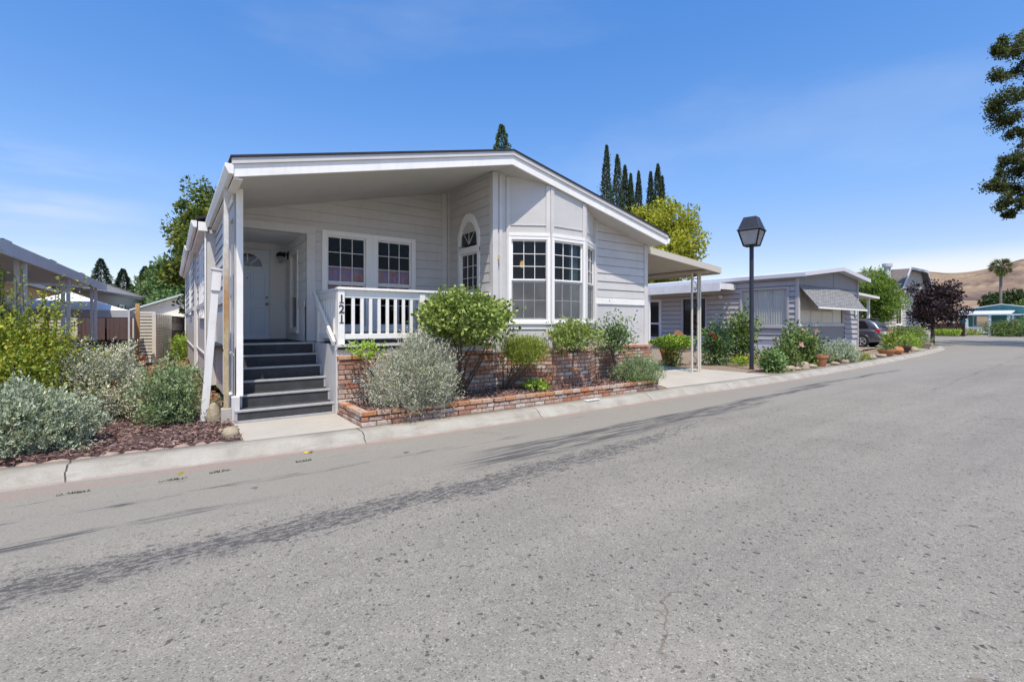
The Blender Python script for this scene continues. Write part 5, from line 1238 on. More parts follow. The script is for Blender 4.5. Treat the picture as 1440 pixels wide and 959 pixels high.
w = MB(); wall(w, pT2, 8, 36, .1, 3.2, TW); w.add([(-5.2, 8, .1), (-11, 8, .1), (-11, 8, 3.2), (-8, 8, 4.0), (-5.2, 8, 3.2)], [(0, 1, 2, 3, 4)]); w.add([(-5.2, 36, .1), (-11, 36, .1), (-11, 36, 3.2), (-8, 36, 4), (-5.2, 36, 3.2)], [(0, 1, 2, 3, 4)]); wp(w, 'wall', M['tanwall'], TN)
for q in TW: window(TN, pT2, *q, cas=.09, upper=(1, 1), lower=(1, 1))
m = MB(); m.add([(-4.8, 7.5, 3.15), (-8, 7.5, 4.05), (-8, 36.5, 4.05), (-4.8, 36.5, 3.15), (-4.8, 7.5, 3.3), (-8, 7.5, 4.2), (-8, 36.5, 4.2), (-4.8, 36.5, 3.3)], [(0, 1, 2, 3), (7, 6, 5, 4), (0, 4, 5, 1), (3, 2, 6, 7), (0, 3, 7, 4)]); m.add([(-11.4, 7.5, 3.15), (-8, 7.5, 4.05), (-8, 36.5, 4.05), (-11.4, 36.5, 3.15)], [(0, 1, 2, 3)]); wp(m, 'roof', M['whiteroof'], TN)
GH = thing('grey_house', (-4, 46, .1), 'long grey house with shingle roof and gable end behind the white canopy', 'house')
A_, B_ = Vector((-5.6, 39.0, 0)), Vector((-2.35, 54, 0)); U = (B_ - A_).normalized(); Ng = Vector((U.y, -U.x, 0)); pG = Plane(A_, U, Ng); LG = (B_ - A_).length
GW = [(1.6, 3.0, 2.0, 3.0), (7.0, 8.0, 2.0, 3.0), (10.6, 11.6, 2.0, 3.0)]
w = MB(); wall(w, pG, -3, LG, .1, 4.0, GW)
pG2 = Plane(B_, -Ng, U); wall(w, pG2, -.0, 6, .1, 5.2, [(1.2, 2.1, 1.9, 2.8)], cuts=[(-.5, 1, 3.6), (.5, 1, 6.6)]); wp(w, 'wall', M['greyhouse'], GH)
for q in GW: 
    fo = window(GH, pG, *q, cas=.06, upper=(1, 1), lower=None, split=0, screen=False)
    m = MB(); pG.bar(m, q[0] - .38, q[0] - .07, q[2] - .05, q[3] + .05, .0, .03); pG.bar(m, q[1] + .07, q[1] + .38, q[2] - .05, q[3] + .05, .0, .03); o = m.build('shutter', M['black']); o.parent = fo
window(GH, pG2, 1.2, 2.1, 1.9, 2.8, cas=.08, upper=(1, 1), lower=None, split=0, screen=False)
m = MB(); e0 = A_ - U * 3.4 + Ng * .5; e1 = B_ + U * .5 + Ng * .5; r0 = A_ - U * 3.4 - Ng * 3; r1 = B_ + U * .5 - Ng * 3; f0 = A_ - U * 3.4 - Ng * 6.5; f1 = B_ + U * .5 - Ng * 6.5
z0, z1 = 3.8, 5.2
m.add([(e0.x, e0.y, z0), (e1.x, e1.y, z0), (r1.x, r1.y, z1), (r0.x, r0.y, z1), (f0.x, f0.y, z0), (f1.x, f1.y, z0)], [(0, 1, 2, 3), (3, 2, 5, 4)]); wp(m, 'roof', M['shingle_grey'], GH)
m = MB(); m.beam((e0.x, e0.y, z0 - .06), (e1.x, e1.y, z0 - .06), .12, .22); m.beam((e1.x, e1.y, z0 - .02), (r1.x, r1.y, z1 - .02), .1, .22); m.beam((r1.x, r1.y, z1 - .02), (f1.x, f1.y, z0 - .02), .1, .22); wp(m, 'fascia', M['brownroof'], GH)
m = MB(); pG.bar(m, -.5, .1, .1, 3.7, .3, .45); wp(m, 'downspout', M['white'], GH)
WB_ = thing('white_house', (0, 52, .1), 'white low gabled building seen past the end of the grey home', 'house')
m = MB(); m.add([(-2.2, 47, 0), (4, 47, 0), (4, 47, 2.7), (.7, 47, 3.75), (-2.2, 47, 2.6)], [(0, 1, 2, 3, 4)]); m.box(4, 4.02, 47, 58, 0, 2.7); wp(m, 'wall', M['white'], WB_)
m = MB(); m.add([(-2.6, 46.6, 2.5), (.7, 46.6, 3.8), (4.4, 46.6, 2.65), (-2.6, 58, 2.5), (.7, 58, 3.8), (4.4, 58, 2.65), (-2.6, 46.6, 2.64), (.7, 46.6, 3.94), (4.4, 46.6, 2.79), (-2.6, 58, 2.64), (.7, 58, 3.94), (4.4, 58, 2.79)], [(0, 1, 4, 3), (1, 2, 5, 4), (9, 10, 7, 6), (10, 11, 8, 7), (0, 6, 7, 1), (1, 7, 8, 2), (0, 3, 9, 6)]); wp(m, 'roof', M['teal_trim'], WB_)
m = MB(); m.box(-.3, 1.2, 45.8, 46.9, 1.0, 1.9); wp(m, 'cooler_unit', M['white'], WB_, .03)
CT = thing('canopy_tent', (-2.3, 17.9, .12), 'white peaked canopy tent standing in front of the slatted shed', 'tent')
tx0, tx1, ty0, ty1 = -3.7, -.95, 17.0, 19.6; ez, pz = 1.92, 2.45; px_, py_ = (tx0 + tx1) / 2, (ty0 + ty1) / 2
m = MB(); cor = [(tx0, ty0), (tx1, ty0), (tx1, ty1), (tx0, ty1)]; ng = 6
for i in range(4):
    a, b = cor[i], cor[(i + 1) % 4]; vs = []; fs = []
    for r in range(ng + 1):
        t = r / ng
        for c in range(ng + 1):
            s = c / ng; x = a[0] + (b[0] - a[0]) * s; y = a[1] + (b[1] - a[1]) * s; x = x + (px_ - x) * t; y = y + (py_ - y) * t
            vs.append((x, y, ez + (pz - ez) * t ** 1.15 - .05 * math.sin(math.pi * s) * (1 - t)))
    for r in range(ng):
        for c in range(ng): k = r * (ng + 1) + c; fs.append((k, k + 1, k + ng + 2, k + ng + 1))
    m.add(vs, fs)
wp(m, 'canopy', M['tent'], CT, 0, True)
m = MB()
for i in range(4):
    a, b = cor[i], cor[(i + 1) % 4]; m.add([(a[0], a[1], ez), (b[0], b[1], ez), (b[0], b[1], ez - .2), (a[0], a[1], ez - .2)], [(0, 1, 2, 3)])
wp(m, 'valance', M['tentgrey'], CT)
for x, y in cor: m = MB().box(x - .02, x + .02, y - .02, y + .02, .12, ez); wp(m, 'pole', M['galv'], CT)
SH = thing('shed', (-1.7, 20.5, .12), 'cream slatted shed with plum brown double doors behind the white canopy', 'shed')
m = MB()
for x0, x1 in ((-3.6, -2.42), (-.98, -.50)):
    for i in range(15): m.box(x0, x1, 20.0, 20.03, .30 + i * .107, .375 + i * .107)
wp(m, 'slat_panel', M['cream'], SH)
m = MB()
for x in (-2.42, -.98, -.46): m.box(x - .05, x + .05, 19.98, 20.06, .14, 1.92)
m.box(-3.6, -.43, 19.99, 20.05, 1.88, 1.95); m.box(-.98, -.43, 19.97, 20.04, .24, .30); wp(m, 'frame', M['cream'], SH)
for x0, x1 in ((-2.36, -1.72), (-1.67, -1.04)):
    m = MB(); m.box(x0, x1, 20.01, 20.06, .2, 1.86); m.box(x0 + .06, x1 - .06, 19.995, 20.01, 1.0, 1.08); m.box(x0, x0 + .07, 19.995, 20.01, .2, 1.86); m.box(x1 - .07, x1, 19.995, 20.01, .2, 1.86)
    for k in range(1, 4): m.box(x0 + (x1 - x0) * k / 4 - .006, x0 + (x1 - x0) * k / 4 + .006, 20.0, 20.01, 1.08, 1.8)
    wp(m, 'door', M['shed_door'], SH)
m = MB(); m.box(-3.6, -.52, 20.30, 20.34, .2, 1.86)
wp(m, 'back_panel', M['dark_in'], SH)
m = MB()
for i in range(16): m.add([(-.42, 20.05 + .0, .3 + i * .1), (.0, 23.3, .3 + i * .1), (.0, 23.3, .37 + i * .1), (-.42, 20.05, .37 + i * .1)], [(0, 1, 2, 3)])
for i in range(9): t = i / 8; m.box(-.43 + .42 * t, -.40 + .42 * t, 20.05 + 3.2 * t, 20.10 + 3.2 * t, .25, 1.9)
wp(m, 'lattice_side', M['cream'], SH)
m = MB(); m.add([(-.47, 20.1, .3), (-.06, 23.3, .3), (-.06, 23.3, 1.85), (-.47, 20.1, 1.85)], [(0, 1, 2, 3)]); wp(m, 'side_backing', M['tanwall'], SH)
for x, y, z, nm, lb in ((-.86, 19.2, 2.18, 'timber_post', 'tall raw orange timber post in front of the slatted shed'), (-2.98, 19.4, 1.75, 'timber_post', 'short timber post seen left of the shed doors')):
    m = MB().box(x - .055, x + .055, y - .055, y + .055, .1, z).build(nm, M['timber'], None, .006); tag(m, lb, 'post')
BK = thing('bucket', (-.80, 18.95, .13), 'orange plastic bucket on the ground by the timber post', 'bucket')
m = MB().lathe([(.13, 0), (.165, .36), (.18, .36), (.18, .39), (.15, .39), (.12, .03)], (-.80, 18.95, .13), 18); wp(m, 'pail', M['orange'], BK)
m = MB().tube([(-.80 + .18 * math.cos(t), 18.80 - .02 * math.sin(t), .5 - .14 * math.sin(t)) for t in [math.pi * i / 10 for i in range(11)]], .006, 5); wp(m, 'handle', M['galv'], BK)
TP = thing('tarp_heap', (-1.9, 16.2, .12), 'black tarp thrown over a heap under the canopy tent', 'tarp')
r_ = random.Random(4); m = MB(); vs = []
for j in range(17):
    for i in range(25):
        u, v = i / 24, j / 16; x = -2.55 + 1.5 * u; y = 15.7 + 1.0 * v; hh = (math.sin(math.pi * u) ** .6) * (math.sin(math.pi * v) ** .6) * (.85 + .22 * math.sin(9 * u + 3 * v) + .12 * math.sin(17 * v + 11 * u)); vs.append((x, y, .13 + .95 * hh))
m.add(vs, [(j * 25 + i, j * 25 + i + 1, (j + 1) * 25 + i + 1, (j + 1) * 25 + i) for j in range(16) for i in range(24)]); wp(m, 'cover', M['tarp'], TP, 0, True)
RF = thing('red_fence', (.2, 24.2, .12), 'dark red brown fence with lattice top beside the rear of the grey home', 'fence')
m = MB()
for i in range(22): m.box(-.02 + i * .024, .0 + i * .024, 23.4 + i * .12, 23.51 + i * .12, .12, 1.55)
wp(m, 'boards', M['redfence'], RF)
m = MB()
for i in range(12): m.box(-.02 + i * .044, .02 + i * .044, 23.4 + i * .22, 23.44 + i * .22, 1.55, 1.80)
m.beam((0, 23.4, 1.82), (.5, 26.1, 1.82), .06, .06); wp(m, 'lattice_top', M['redfence'], RF)

# ------------------------------------------------------------------ planting, left bed
bush('shrub', 'tall loose yellow-green shrub at the left edge under the carport roof', 'shrub', (-1.80, 9.2, .12), (.80, .75), 1.55, 'yellowgreen', 8000, .052, .026, 3, .10, .45, .2, .6, k=3.2, seed=3)
r0 = [( -2.2 + .11 * i + random.uniform(-.1, .1), 9.5 + random.uniform(-.3, .3)) for i in range(9)]
sh = thing('tall_weed', (-1.9, 10.6, .12), 'thin upright yellow-green shoots rising above the yellow-green shrub', 'plant')
P = []; Dd = []; sm = MB()
for x, y in r0:
    h = random.uniform(1.9, 2.45); lean = random.uniform(-.15, .15); sm.tube([(x, y, .12), (x + lean * .5, y, h * .5), (x + lean, y, h)], [.012, .009, .004], 5)
    for t in np.linspace(.35, 1, 60): P.append((x + lean * t, y, .12 + (h - .12) * t)); Dd.append((random.gauss(0, 1), random.gauss(0, 1), .5))
leaves_obj('foliage', np.array(P), np.array(Dd), .07, .022, F['yellowgreen'], sh); wp(sm, 'stem', M['bark'], sh)
bush('artemisia', 'rounded silvery white shrub behind the blue-grey juniper', 'shrub', (-.86, 9.15, .12), (.50, .5), 1.02, 'white', 5200, .04, .014, 5, .11, .3, .12, .45, k=4, seed=8, spread=.9, open_=.4)
bush('juniper', 'low spreading blue-grey bush nearest the kerb at left', 'shrub', (-1.33, 7.34, .12), (.54, .48), .64, 'blue', 4200, .042, .015, 6, .10, .55, .12, .45, k=4, seed=12, spread=.45, open_=.35)
bush('rosemary', 'upright grey-green shrub beside the leaning white post', 'shrub', (.0, 8.25, .12), (.33, .38), .78, 'sage', 2400, .042, .018, 6, .10, .6, .2, .6, k=4.5, seed=21, spread=.5, open_=.45)
bush('seedling', 'small dark seedling against the base of the grey side wall', 'plant', (.62, 8.6, .13), (.14, .14), .45, 'olive', 90, .07, .02, 0, .1, .3, .2, .8, nst=4, seed=5)
bush('shrub', 'small bright green bush at the foot of the red fence', 'shrub', (.28, 21.5, .12), (.28, .7), 1.1, 'lime', 1500, .08, .04, 0, .1, .3, .2, .6, seed=6)
bush('ground_clump', 'dry pale grass clump near the rear corner of the grey home', 'plant', (.25, 15.5, .12), (.35, 1.6), .35, 'sage', 1400, .09, .01, 0, .1, .6, .2, .8, seed=9)
rock('rock', 'buff round rock at the left foot of the porch steps, nearer the kerb', (.60, 6.86, .125), (.115, .085, .075), 1)
rock('rock', 'pale rounded rock tucked against the porch steps behind another rock', (.60, 7.06, .125), (.11, .09, .07), 2)
rock('rock', 'whitish rock between the leaning post and the downspout', (.49, 7.98, .13), (.10, .10, .17), 3)
er = random.Random(3)
x = -6.0
e0 = None
i = 0
while x < .45:
    wd = er.uniform(.12, .19); y = kerb_y(x + wd / 2) + .03
    o = rock('edging_stone', 'rounded pinkish edging stone in the row between kerb and bark chips', (x + wd / 2, y, .085), (wd * .54, .045, .042), i, 'edging stones along the kerb', 'edging'); x += wd + er.uniform(.01, .05); i += 1

# ------------------------------------------------------------------ planter plants
bush('lavender_bush', 'large grey lavender bush spilling over the left end of the brick planter', 'shrub', (3.02, 6.73, .20), (.55, .47), 1.05, 'lav', 5200, .042, .0125, 6, .13, .62, .14, .5, k=4, seed=31, spread=.45, open_=.35)
bush('trailing_shoots', 'loose light green shoots above the brick wall beside the porch steps', 'plant', (2.45, 7.25, .26), (.22, .22), 1.0, 'lime', 380, .06, .03, 0, .1, .3, .25, .5, zc=.75, nst=4, seed=41)
bush('umbrella_tree', 'dense round-topped green shrub tree in front of the porch railing', 'tree', (4.03, 6.98, .26), (.82, .66), 1.80, 'fresh', 6800, .075, .048, 0, .1, .15, .14, .45, zc=.98, k=3, base=(4.1, 7.3, .26), nst=9, seed=33, spread=.75)
bush('broom_plant', 'small yellow-green feathery shrub on a leaning stem under the bay window', 'shrub', (5.3, 7.0, .26), (.40, .32), 1.0, 'broom', 3200, .05, .011, 4, .09, .6, .15, .6, zc=.56, base=(5.0, 7.3, .27), nst=7, seed=35, spread=.4)
bush('standard_tree', 'small standard tree with a round crown on one straight pale stem before the bay', 'tree', (6.38, 6.86, .28), (.53, .44), 1.33, 'fresh', 4200, .058, .030, 0, .1, .2, .18, .5, zc=.74, base=(6.38, 6.86, 1.0), nst=8, seed=37, spread=.8, open_=.55)
ST_ = [o for o in C.objects if o.name.startswith('standard_tree')][0]
wp(MB().tube([(6.37, 6.86, .26), (6.385, 6.87, .7), (6.38, 6.86, 1.1)], [.021, .018, .015], 8), 'trunk', M['barkgrey'], ST_, 0, True)
bush('open_tree', 'small sparse grey-green tree with a dark leaning trunk beside the standard tree', 'tree', (7.86, 7.1, .28), (.40, .38), 1.40, 'mixed', 1500, .062, .040, 0, .1, .15, .2, .8, zc=.65, base=(7.76, 7.12, 1.0), nst=9, seed=39, spread=.9)
OT = [o for o in C.objects if o.name.startswith('open_tree')][0]
wp(MB().tube([(7.98, 7.12, .26), (7.88, 7.12, .6), (7.76, 7.12, .95), (7.74, 7.12, 1.15)], [.04, .034, .036, .025], 8), 'trunk', M['bark'], OT, 0, True)
bush('sage_clump', 'low grey-green sage clump at the right end of the brick planter', 'shrub', (8.22, 6.78, .26), (.56, .34), .52, 'sage', 2600, .035, .011, 5, .09, .6, .14, .6, seed=43, spread=.5)
bush('green_plant', 'small bright broad-leaved plant on the bark under the bay window', 'plant', (5.55, 6.95, .27), (.26, .2), .22, 'lime', 260, .09, .045, 0, .1, .5, .15, .8, seed=45, nst=5)
bush('green_plant', 'tiny light green plant at the foot of the sage clump', 'plant', (8.0, 6.66, .27), (.14, .1), .2, 'lime', 140, .06, .03, 0, .1, .5, .15, .8, seed=46, nst=4)

# ------------------------------------------------------------------ neighbour garden
bush('shrub_tree', 'bright lime rounded shrub on forked stems at the driveway edge', 'shrub', (14.0, 10.1, .12), (.68, .62), 1.0, 'lime', 2600, .085, .055, 0, .1, .2, .15, .55, zc=.58, nst=4, seed=51, base=(14.2, 10.1, .12))
bush('shrub', 'dark green low bush behind the lime shrub', 'shrub', (13.72, 9.9, .12), (.3, .3), .6, 'hedge', 700, .07, .04, 0, .1, .3, .15, .6, seed=52)
bush('rose_bush', 'tall rose bush with red blooms behind the scrollwork carport post', 'rose bush', (15.3, 9.3, .12), (.5, .5), 1.5, 'mixed', 2200, .10, .065, 0, .1, .25, .22, .7, seed=53, nst=7, flowers=('petalred', 4, .10))
bush('rose_bush', 'tall green rose bush with a white bloom left of the lamp post', 'rose bush', (17.0, 9.35, .12), (.58, .55), 1.85, 'olive', 2800, .11, .075, 0, .1, .25, .2, .65, seed=54, nst=7, flowers=('petalwhite', 4, .15))
bush('yellow_flowers', 'low clump of yellow flowers under the rose bushes', 'flowers', (15.7, 8.6, .12), (.4, .3), .35, 'lime', 400, .07, .03, 0, .1, .5, .2, .7, seed=55, flowers=('petalyellow', 16, .08))
bush('garden_bush', 'low dark green bush right of the lamp post nearest the kerb', 'shrub', (14.45, 6.95, .13), (.42, .34), .68, 'mixed', 1700, .085, .06, 0, .1, .25, .18, .65, seed=56)
bush('garden_bush', 'mid green bush between the lamp post bush and the pink roses', 'shrub', (15.9, 7.3, .13), (.45, .4), .78, 'olive', 1700, .085, .06, 0, .1, .25, .2, .65, seed=57)
bush('rose_bush', 'spreading rose bush with pale pink blooms in front of the shingled awning', 'rose bush', (17.55, 7.5, .13), (.72, .6), 1.12, 'olive', 2900, .105, .07, 0, .1, .3, .22, .65, seed=58, nst=9, flowers=('petalpink', 13, .17))
bush('rose_bush', 'taller rose bush with dusky stems behind the pale pink roses', 'rose bush', (19.6, 8.5, .13), (.65, .55), 1.35, 'mixed', 2300, .10, .06, 0, .1, .3, .22, .7, seed=59, nst=9, flowers=('petalpink', 8, .15))
bush('lavender_bush', 'sprawling silver-blue lavender beside the terracotta pot', 'shrub', (20.0, 7.25, .13), (.85, .45), .6, 'blue', 2600, .07, .024, 4, .14, .5, .16, .5, seed=60, spread=.5)
bush('ground_clump', 'low yellowish ground plant at the kerb below the silver-blue lavender', 'plant', (21.6, 7.05, .13), (.5, .25), .3, 'broom', 700, .08, .02, 0, .1, .5, .2, .7, seed=61)
bush('ground_clump', 'low pale green ground cover behind the kerb rocks', 'plant', (16.6, 7.9, .13), (.6, .5), .22, 'lime', 900, .07, .02, 0, .1, .5, .2, .7, seed=62)
bush('ground_clump', 'dry yellow grass tuft beside the lamp post base', 'plant', (16.2, 8.9, .12), (.7, .5), .25, 'broom', 900, .09, .012, 0, .1, .6, .2, .7, seed=63)
def pot(label, c, r, h, mat='terracotta', plant=None, round_=False):
    root = thing('flower_pot', c, label, 'pot')
    prof = [(r * .6, 0), (r * .82, h * .5), (r * .9, h * .8), (r, h * .8), (r, h), (r * .86, h), (r * .8, h * .85), (0, h * .84)] if not round_ else [(r * .5, 0), (r * .9, h * .25), (r, h * .5), (r * .85, h * .8), (r * .6, h * .93), (r * .66, h), (r * .5, h), (r * .45, h * .9), (0, h * .88)]
    wp(MB().lathe(prof, c, 22), 'pot', M[mat], root, 0, False)
    if plant:
        P, D = blob(260, (c[0], c[1], c[2] + h + plant[1] * .5), (plant[0], plant[0], plant[1] * .6), .7, .2, 3, c[2] + h * .9); leaves_obj('foliage', P, D + rng.normal(size=P.shape) * .5 + UP * .4, .1, .04, F[plant[2]], root)
pot('wide banded terracotta pot at the kerb under the pink roses', (17.72, 6.98, .13), .24, .36)
pot('terracotta pot standing behind the lime shrub on forked stems', (15.0, 11.0, .12), .3, .45, plant=(.25, .3, 'petalred'))
pot('shallow tan bowl pot in front of the parked car', (25.6, 7.45, .13), .34, .28, 'terracotta', (.3, .15, 'mixed'))
pot('round orange jar at the kerb right of the parked car', (27.6, 7.62, .13), .25, .36, 'orangeclay', None, True)
pot('dark wide bowl at the kerb beside the round orange jar', (29.4, 7.9, .13), .36, .32, 'redfence', (.3, .25, 'olive'))
pot('reddish pot at the kerb near the clipped hedge', (34.6, 8.3, .13), .32, .36, 'edging', (.35, .3, 'sage'))
for i, (x, y, s, lb) in enumerate([(15.15, 6.83, .26, 'pale grey boulder at the kerb right of the low dark bush'), (16.1, 6.88, .34, 'largest whitish boulder at the kerb before the pink roses'), (15.65, 6.80, .16, 'small buff stone between two pale boulders'), (16.8, 6.85, .2, 'flat buff stone left of the banded pot'), (18.7, 6.90, .2, 'flat grey rock right of the banded pot'), (19.6, 6.95, .24, 'grey slab rock under the silver-blue lavender'), (22.9, 7.15, .3, 'low tan rock at the kerb left of the car'), (24.3, 7.25, .28, 'flat grey-tan rock nearer the car along the kerb'), (31.5, 8.0, .3, 'round tan rock right of the dark bowl'), (37.9, 8.9, .45, 'grey boulder at the kerb corner by the hedge')]):
    rock('rock', lb, (x, y, .12), (s * .72, s * .6, s * .42), 20 + i)
def hedge(name, label, x0, x1, y0, y1, h, leaf, n, seed, ls=.09):
    root = thing(name, ((x0 + x1) / 2, (y0 + y1) / 2, .12), label, 'hedge')
    r = np.random.default_rng(seed); P = np.stack([r.uniform(x0, x1, n), r.uniform(y0, y1, n), .14 + (h - .02) * r.random(n) ** .6], 1); P += .06 * np.sin(P[:, [1, 2, 0]] * 5)
    leaves_obj('foliage', P, r.normal(size=(n, 3)) + UP * .4, ls * r.uniform(.7, 1.2, n), ls * .55, F[leaf], root)
    m = MB()
    for i in range(6): x = x0 + (x1 - x0) * (i + .5) / 6; m.tube([(x, (y0 + y1) / 2, .1), (x, (y0 + y1) / 2, h * .8)], [.03, .015], 5)
    wp(m, 'stem', M['bark'], root)
hedge('hedge', 'long clipped yellow-green hedge under the plum tree', 35.2, 39.0, 9.2, 10.2, .85, 'hedge', 5200, 1)
hedge('hedge', 'square clipped dark hedge block at the street corner', 38.4, 40.6, 9.6, 11.2, 1.2, 'hedge', 3000, 2)
hedge('hedge', 'low clipped hedge across the side street before the board fence', 73.5, 75.0, 14.6, 21.5, .75, 'lime', 3200, 3, .16)
bush('shrub', 'round lime bush at the kerb in front of the clipped hedge', 'shrub', (32.6, 8.5, .13), (.75, .5), .75, 'lime', 1500, .09, .045, 0, .1, .3, .15, .6, seed=64)
bush('yucca', 'pale yellow-green spiky plant behind the round orange jar', 'plant', (29.8, 8.5, .13), (.25, .25), .8, 'broom', 420, .35, .05, 0, .1, .7, .2, .6, seed=65)

# ------------------------------------------------------------------ trees
tree('bamboo_tree', 'feathery light green tree between the mauve home and the beige house', 'tree', (40.2, 12.4, .1), (40.0, 12.4, 3.25), (1.55, 1.6, 2.0), 'bamboo', 110, 110, .5, .20, .065, .12, seed=5, droop=-.5)
tree('plum_tree', 'dark purple-leaved plum tree by the hedge at the street corner', 'tree', (44.3, 10.2, .1), (44.3, 10.2, 2.8), (1.55, 1.5, 1.6), 'plum', 100, 90, .5, .18, .10, .12, seed=6, droop=-.3)
tree('plum_tree', 'smaller dark purple tree farther off beyond the side street', 'tree', (66, 19.6, 0), (66, 19.6, 2.9), (1.8, 1.8, 1.4), 'plum', 50, 70, .6, .25, .14, .12, seed=7)
tree('young_tree', 'thin young lime-green tree between the two purple trees', 'tree', (62.5, 17.3, 0), (62.5, 17.3, 2.4), (1.0, 1.0, 1.0), 'lime', 30, 60, .4, .2, .1, .06, seed=8)
for i, (x, y, rx, ry, h, lf, lb) in enumerate([(80.5, 12.0, 1.6, 1.4, 1.7, 'olive', 'olive bush left in the row before the teal house'), (81.5, 10.8, 2.4, 2.0, 2.1, 'mixed', 'flowering green bush in the middle of the row before the teal house'), (82, 8.2, 2.4, 2.2, 2.2, 'dark', 'darker bush at the right of the row before the teal house')]):
    bush('shrub', lb, 'shrub', (x, y, 0), (rx, ry), h, lf, 2600, .2, .1, 0, .1, .3, .15, .6, seed=70 + i, flowers=('petalpink', 14, .3) if i == 1 else None)
bush('shrub', 'low yellowish bush under the teal house porch rail', 'shrub', (86, 16.4, 0), (1.2, 1.6), .8, 'broom', 900, .2, .1, 0, .1, .3, .15, .6, seed=75)
tree('round_tree', 'rounded mid green tree behind the teal house', 'tree', (146, 21.5, 0), (146, 21.5, 5.6), (3.6, 3.6, 2.6), 'dark', 90, 90, 1.2, .55, .35, .35, seed=9)
tree('round_tree', 'olive green tree right of the palm behind the teal house', 'tree', (142, 16.6, 0), (142, 16.6, 4.4), (3.0, 3.0, 2.2), 'olive', 70, 80, 1.3, .5, .3, .3, seed=10)
tree('far_tree', 'dusky far tree above the board fence', 'tree', (150, 40, 0), (150, 40, 5), (7, 7, 3.2), 'dark', 60, 70, 1.6, .6, .4, .3, seed=11)
pa = thing('palm_tree', (121, 18.4, 0), 'tall slim fan palm rising over the teal house', 'palm'); wp(MB().tube([(121, 18.4, 0), (121.1, 18.5, 6), (121, 18.4, 11.6)], [.30, .22, .20], 10), 'trunk', M['barkgrey'], pa, 0, True)
P = []; Dd = []; pr = np.random.default_rng(3)
for i in range(46):
    az = pr.uniform(0, 6.283); el = pr.uniform(-.75, 1.3); d = np.array([math.cos(az) * math.cos(el), math.sin(az) * math.cos(el), math.sin(el)])
    tip = np.array([121, 18.4, 11.7]) + d * 1.15 - UP * .15
    for k in range(4): P.append(np.array([121, 18.4, 11.7]) + d * .28 * k); Dd.append(d)
    for j in range(13):
        v = d + pr.normal(size=3) * .42 - UP * .18; P.append(tip - d * .15); Dd.append(v)
leaves_obj('crown', np.array(P), np.array(Dd), .85 * pr.uniform(.8, 1.2, len(P)), .11, F['palm'], pa)
n = 420; D = unit(pr.normal(size=(n, 3)) * np.array([1, 1, .3]) - UP * .9); P = np.array([121, 18.4, 11.4]) + D * (pr.random(n) ** .6)[:, None] * np.array([.55, .55, 1.2]); leaves_obj('dead_fronds', P, D - UP, .6, .13, F['broom'], pa)
# behind the main home
for i, (px, top, dd, rr) in enumerate([(853, 206, 55, 1.0), (868, 219, 56, 1.15), (879, 234, 58, .95), (887, 246, 57, .8), (898, 242, 60, .85), (915, 243, 57, .85), (925, 232, 56, 1.0), (931, 249, 58, .7)]):
    q = (px - 720) / 670; x = (q * math.cos(R(35.6)) + math.sin(R(35.6))) * dd; y = (-q * math.sin(R(35.6)) + math.cos(R(35.6))) * dd
    lb = ['tallest cypress at the left of the row above the roof', 'second tall cypress from the left above the roof', 'shorter cypress close right of the second tall one', 'low cypress fourth from the left above the roof', 'cypress standing alone in the middle gap of the row', 'narrow cypress left of the tall right-hand one', 'tall cypress in the right-hand clump above the yellow-green tree', 'shortest cypress at the far right of the row'][i]
    conifer('cypress', lb, (x, y, 0), 1.55 + (455 - top) * dd / 670, rr * 1.2, 'cypress', 6500, .5, .15, .4, 'cypress trees behind the grey home')
tree('yellow_tree', 'broad yellow-green tree rising behind the tan carport roof', 'tree', (34.5, 26.3, .1), (34.3, 26.3, 8.2), (3.0, 3.0, 3.8), 'yellowtree', 260, 130, .85, .27, .16, .25, seed=12)
tree('broad_tree', 'dark green tree seen low under the tan carport roof', 'tree', (29.5, 27.5, .1), (29.5, 27.5, 4.6), (3.2, 2.4, 2.6), 'tree', 70, 90, .8, .26, .14, .2, seed=13)
conifer('redwood', 'pale green redwood top showing above the ridge', (28.3, 41.4, 0), 22.4, 3.4, 'redwood', 9000, .55, .2, 1.0, tip=.75)
conifer('redwood', 'small redwood tip just left of the taller one above the ridge', (25.9, 43.5, 0), 19.8, 2.2, 'redwood', 3500, .5, .18, 1.0)
# behind the left yard
tree('large_tree', 'large yellow-tinged green tree behind the left side of the grey home', 'tree', (2.6, 40.5, 0), (3.1, 40.5, 6.6), (3.0, 3.0, 4.5), 'tree', 360, 140, .9, .28, .16, .3, seed=14)
tree('broad_tree', 'mid green leafy tree between the dark conifers and the large tree', 'tree', (-.3, 59.5, 0), (-.3, 59.5, 4.6), (2.3, 2.3, 3.0), 'mid', 90, 90, .9, .35, .2, .25, seed=15)
tree('broad_tree', 'light green leafy tree at the foot of the large tree', 'tree', (.4, 55, 0), (.4, 55, 4.5), (2.6, 2.4, 3.4), 'mixed', 80, 90, .8, .32, .18, .22, seed=16)
for i, (px, top, dd, rr, lb) in enumerate([(142, 364, 75, 2.9, 'tallest dark conifer at the left behind the grey house'), (173, 378, 78, 2.6, 'middle dark conifer behind the grey house roof'), (204, 375, 76, 2.6, 'right-hand dark conifer beside the leafy trees'), (122, 396, 80, 3.2, 'low dark conifer left of the tallest one')]):
    q = (px - 720) / 670; x = (q * math.cos(R(35.6)) + math.sin(R(35.6))) * dd; y = (-q * math.sin(R(35.6)) + math.cos(R(35.6))) * dd
    conifer('conifer', lb, (x, y, 0), 1.55 + (455 - top) * dd / 670, rr, 'conifer', 5000, .6, .25, 1.0, 'dark conifers behind the grey house')
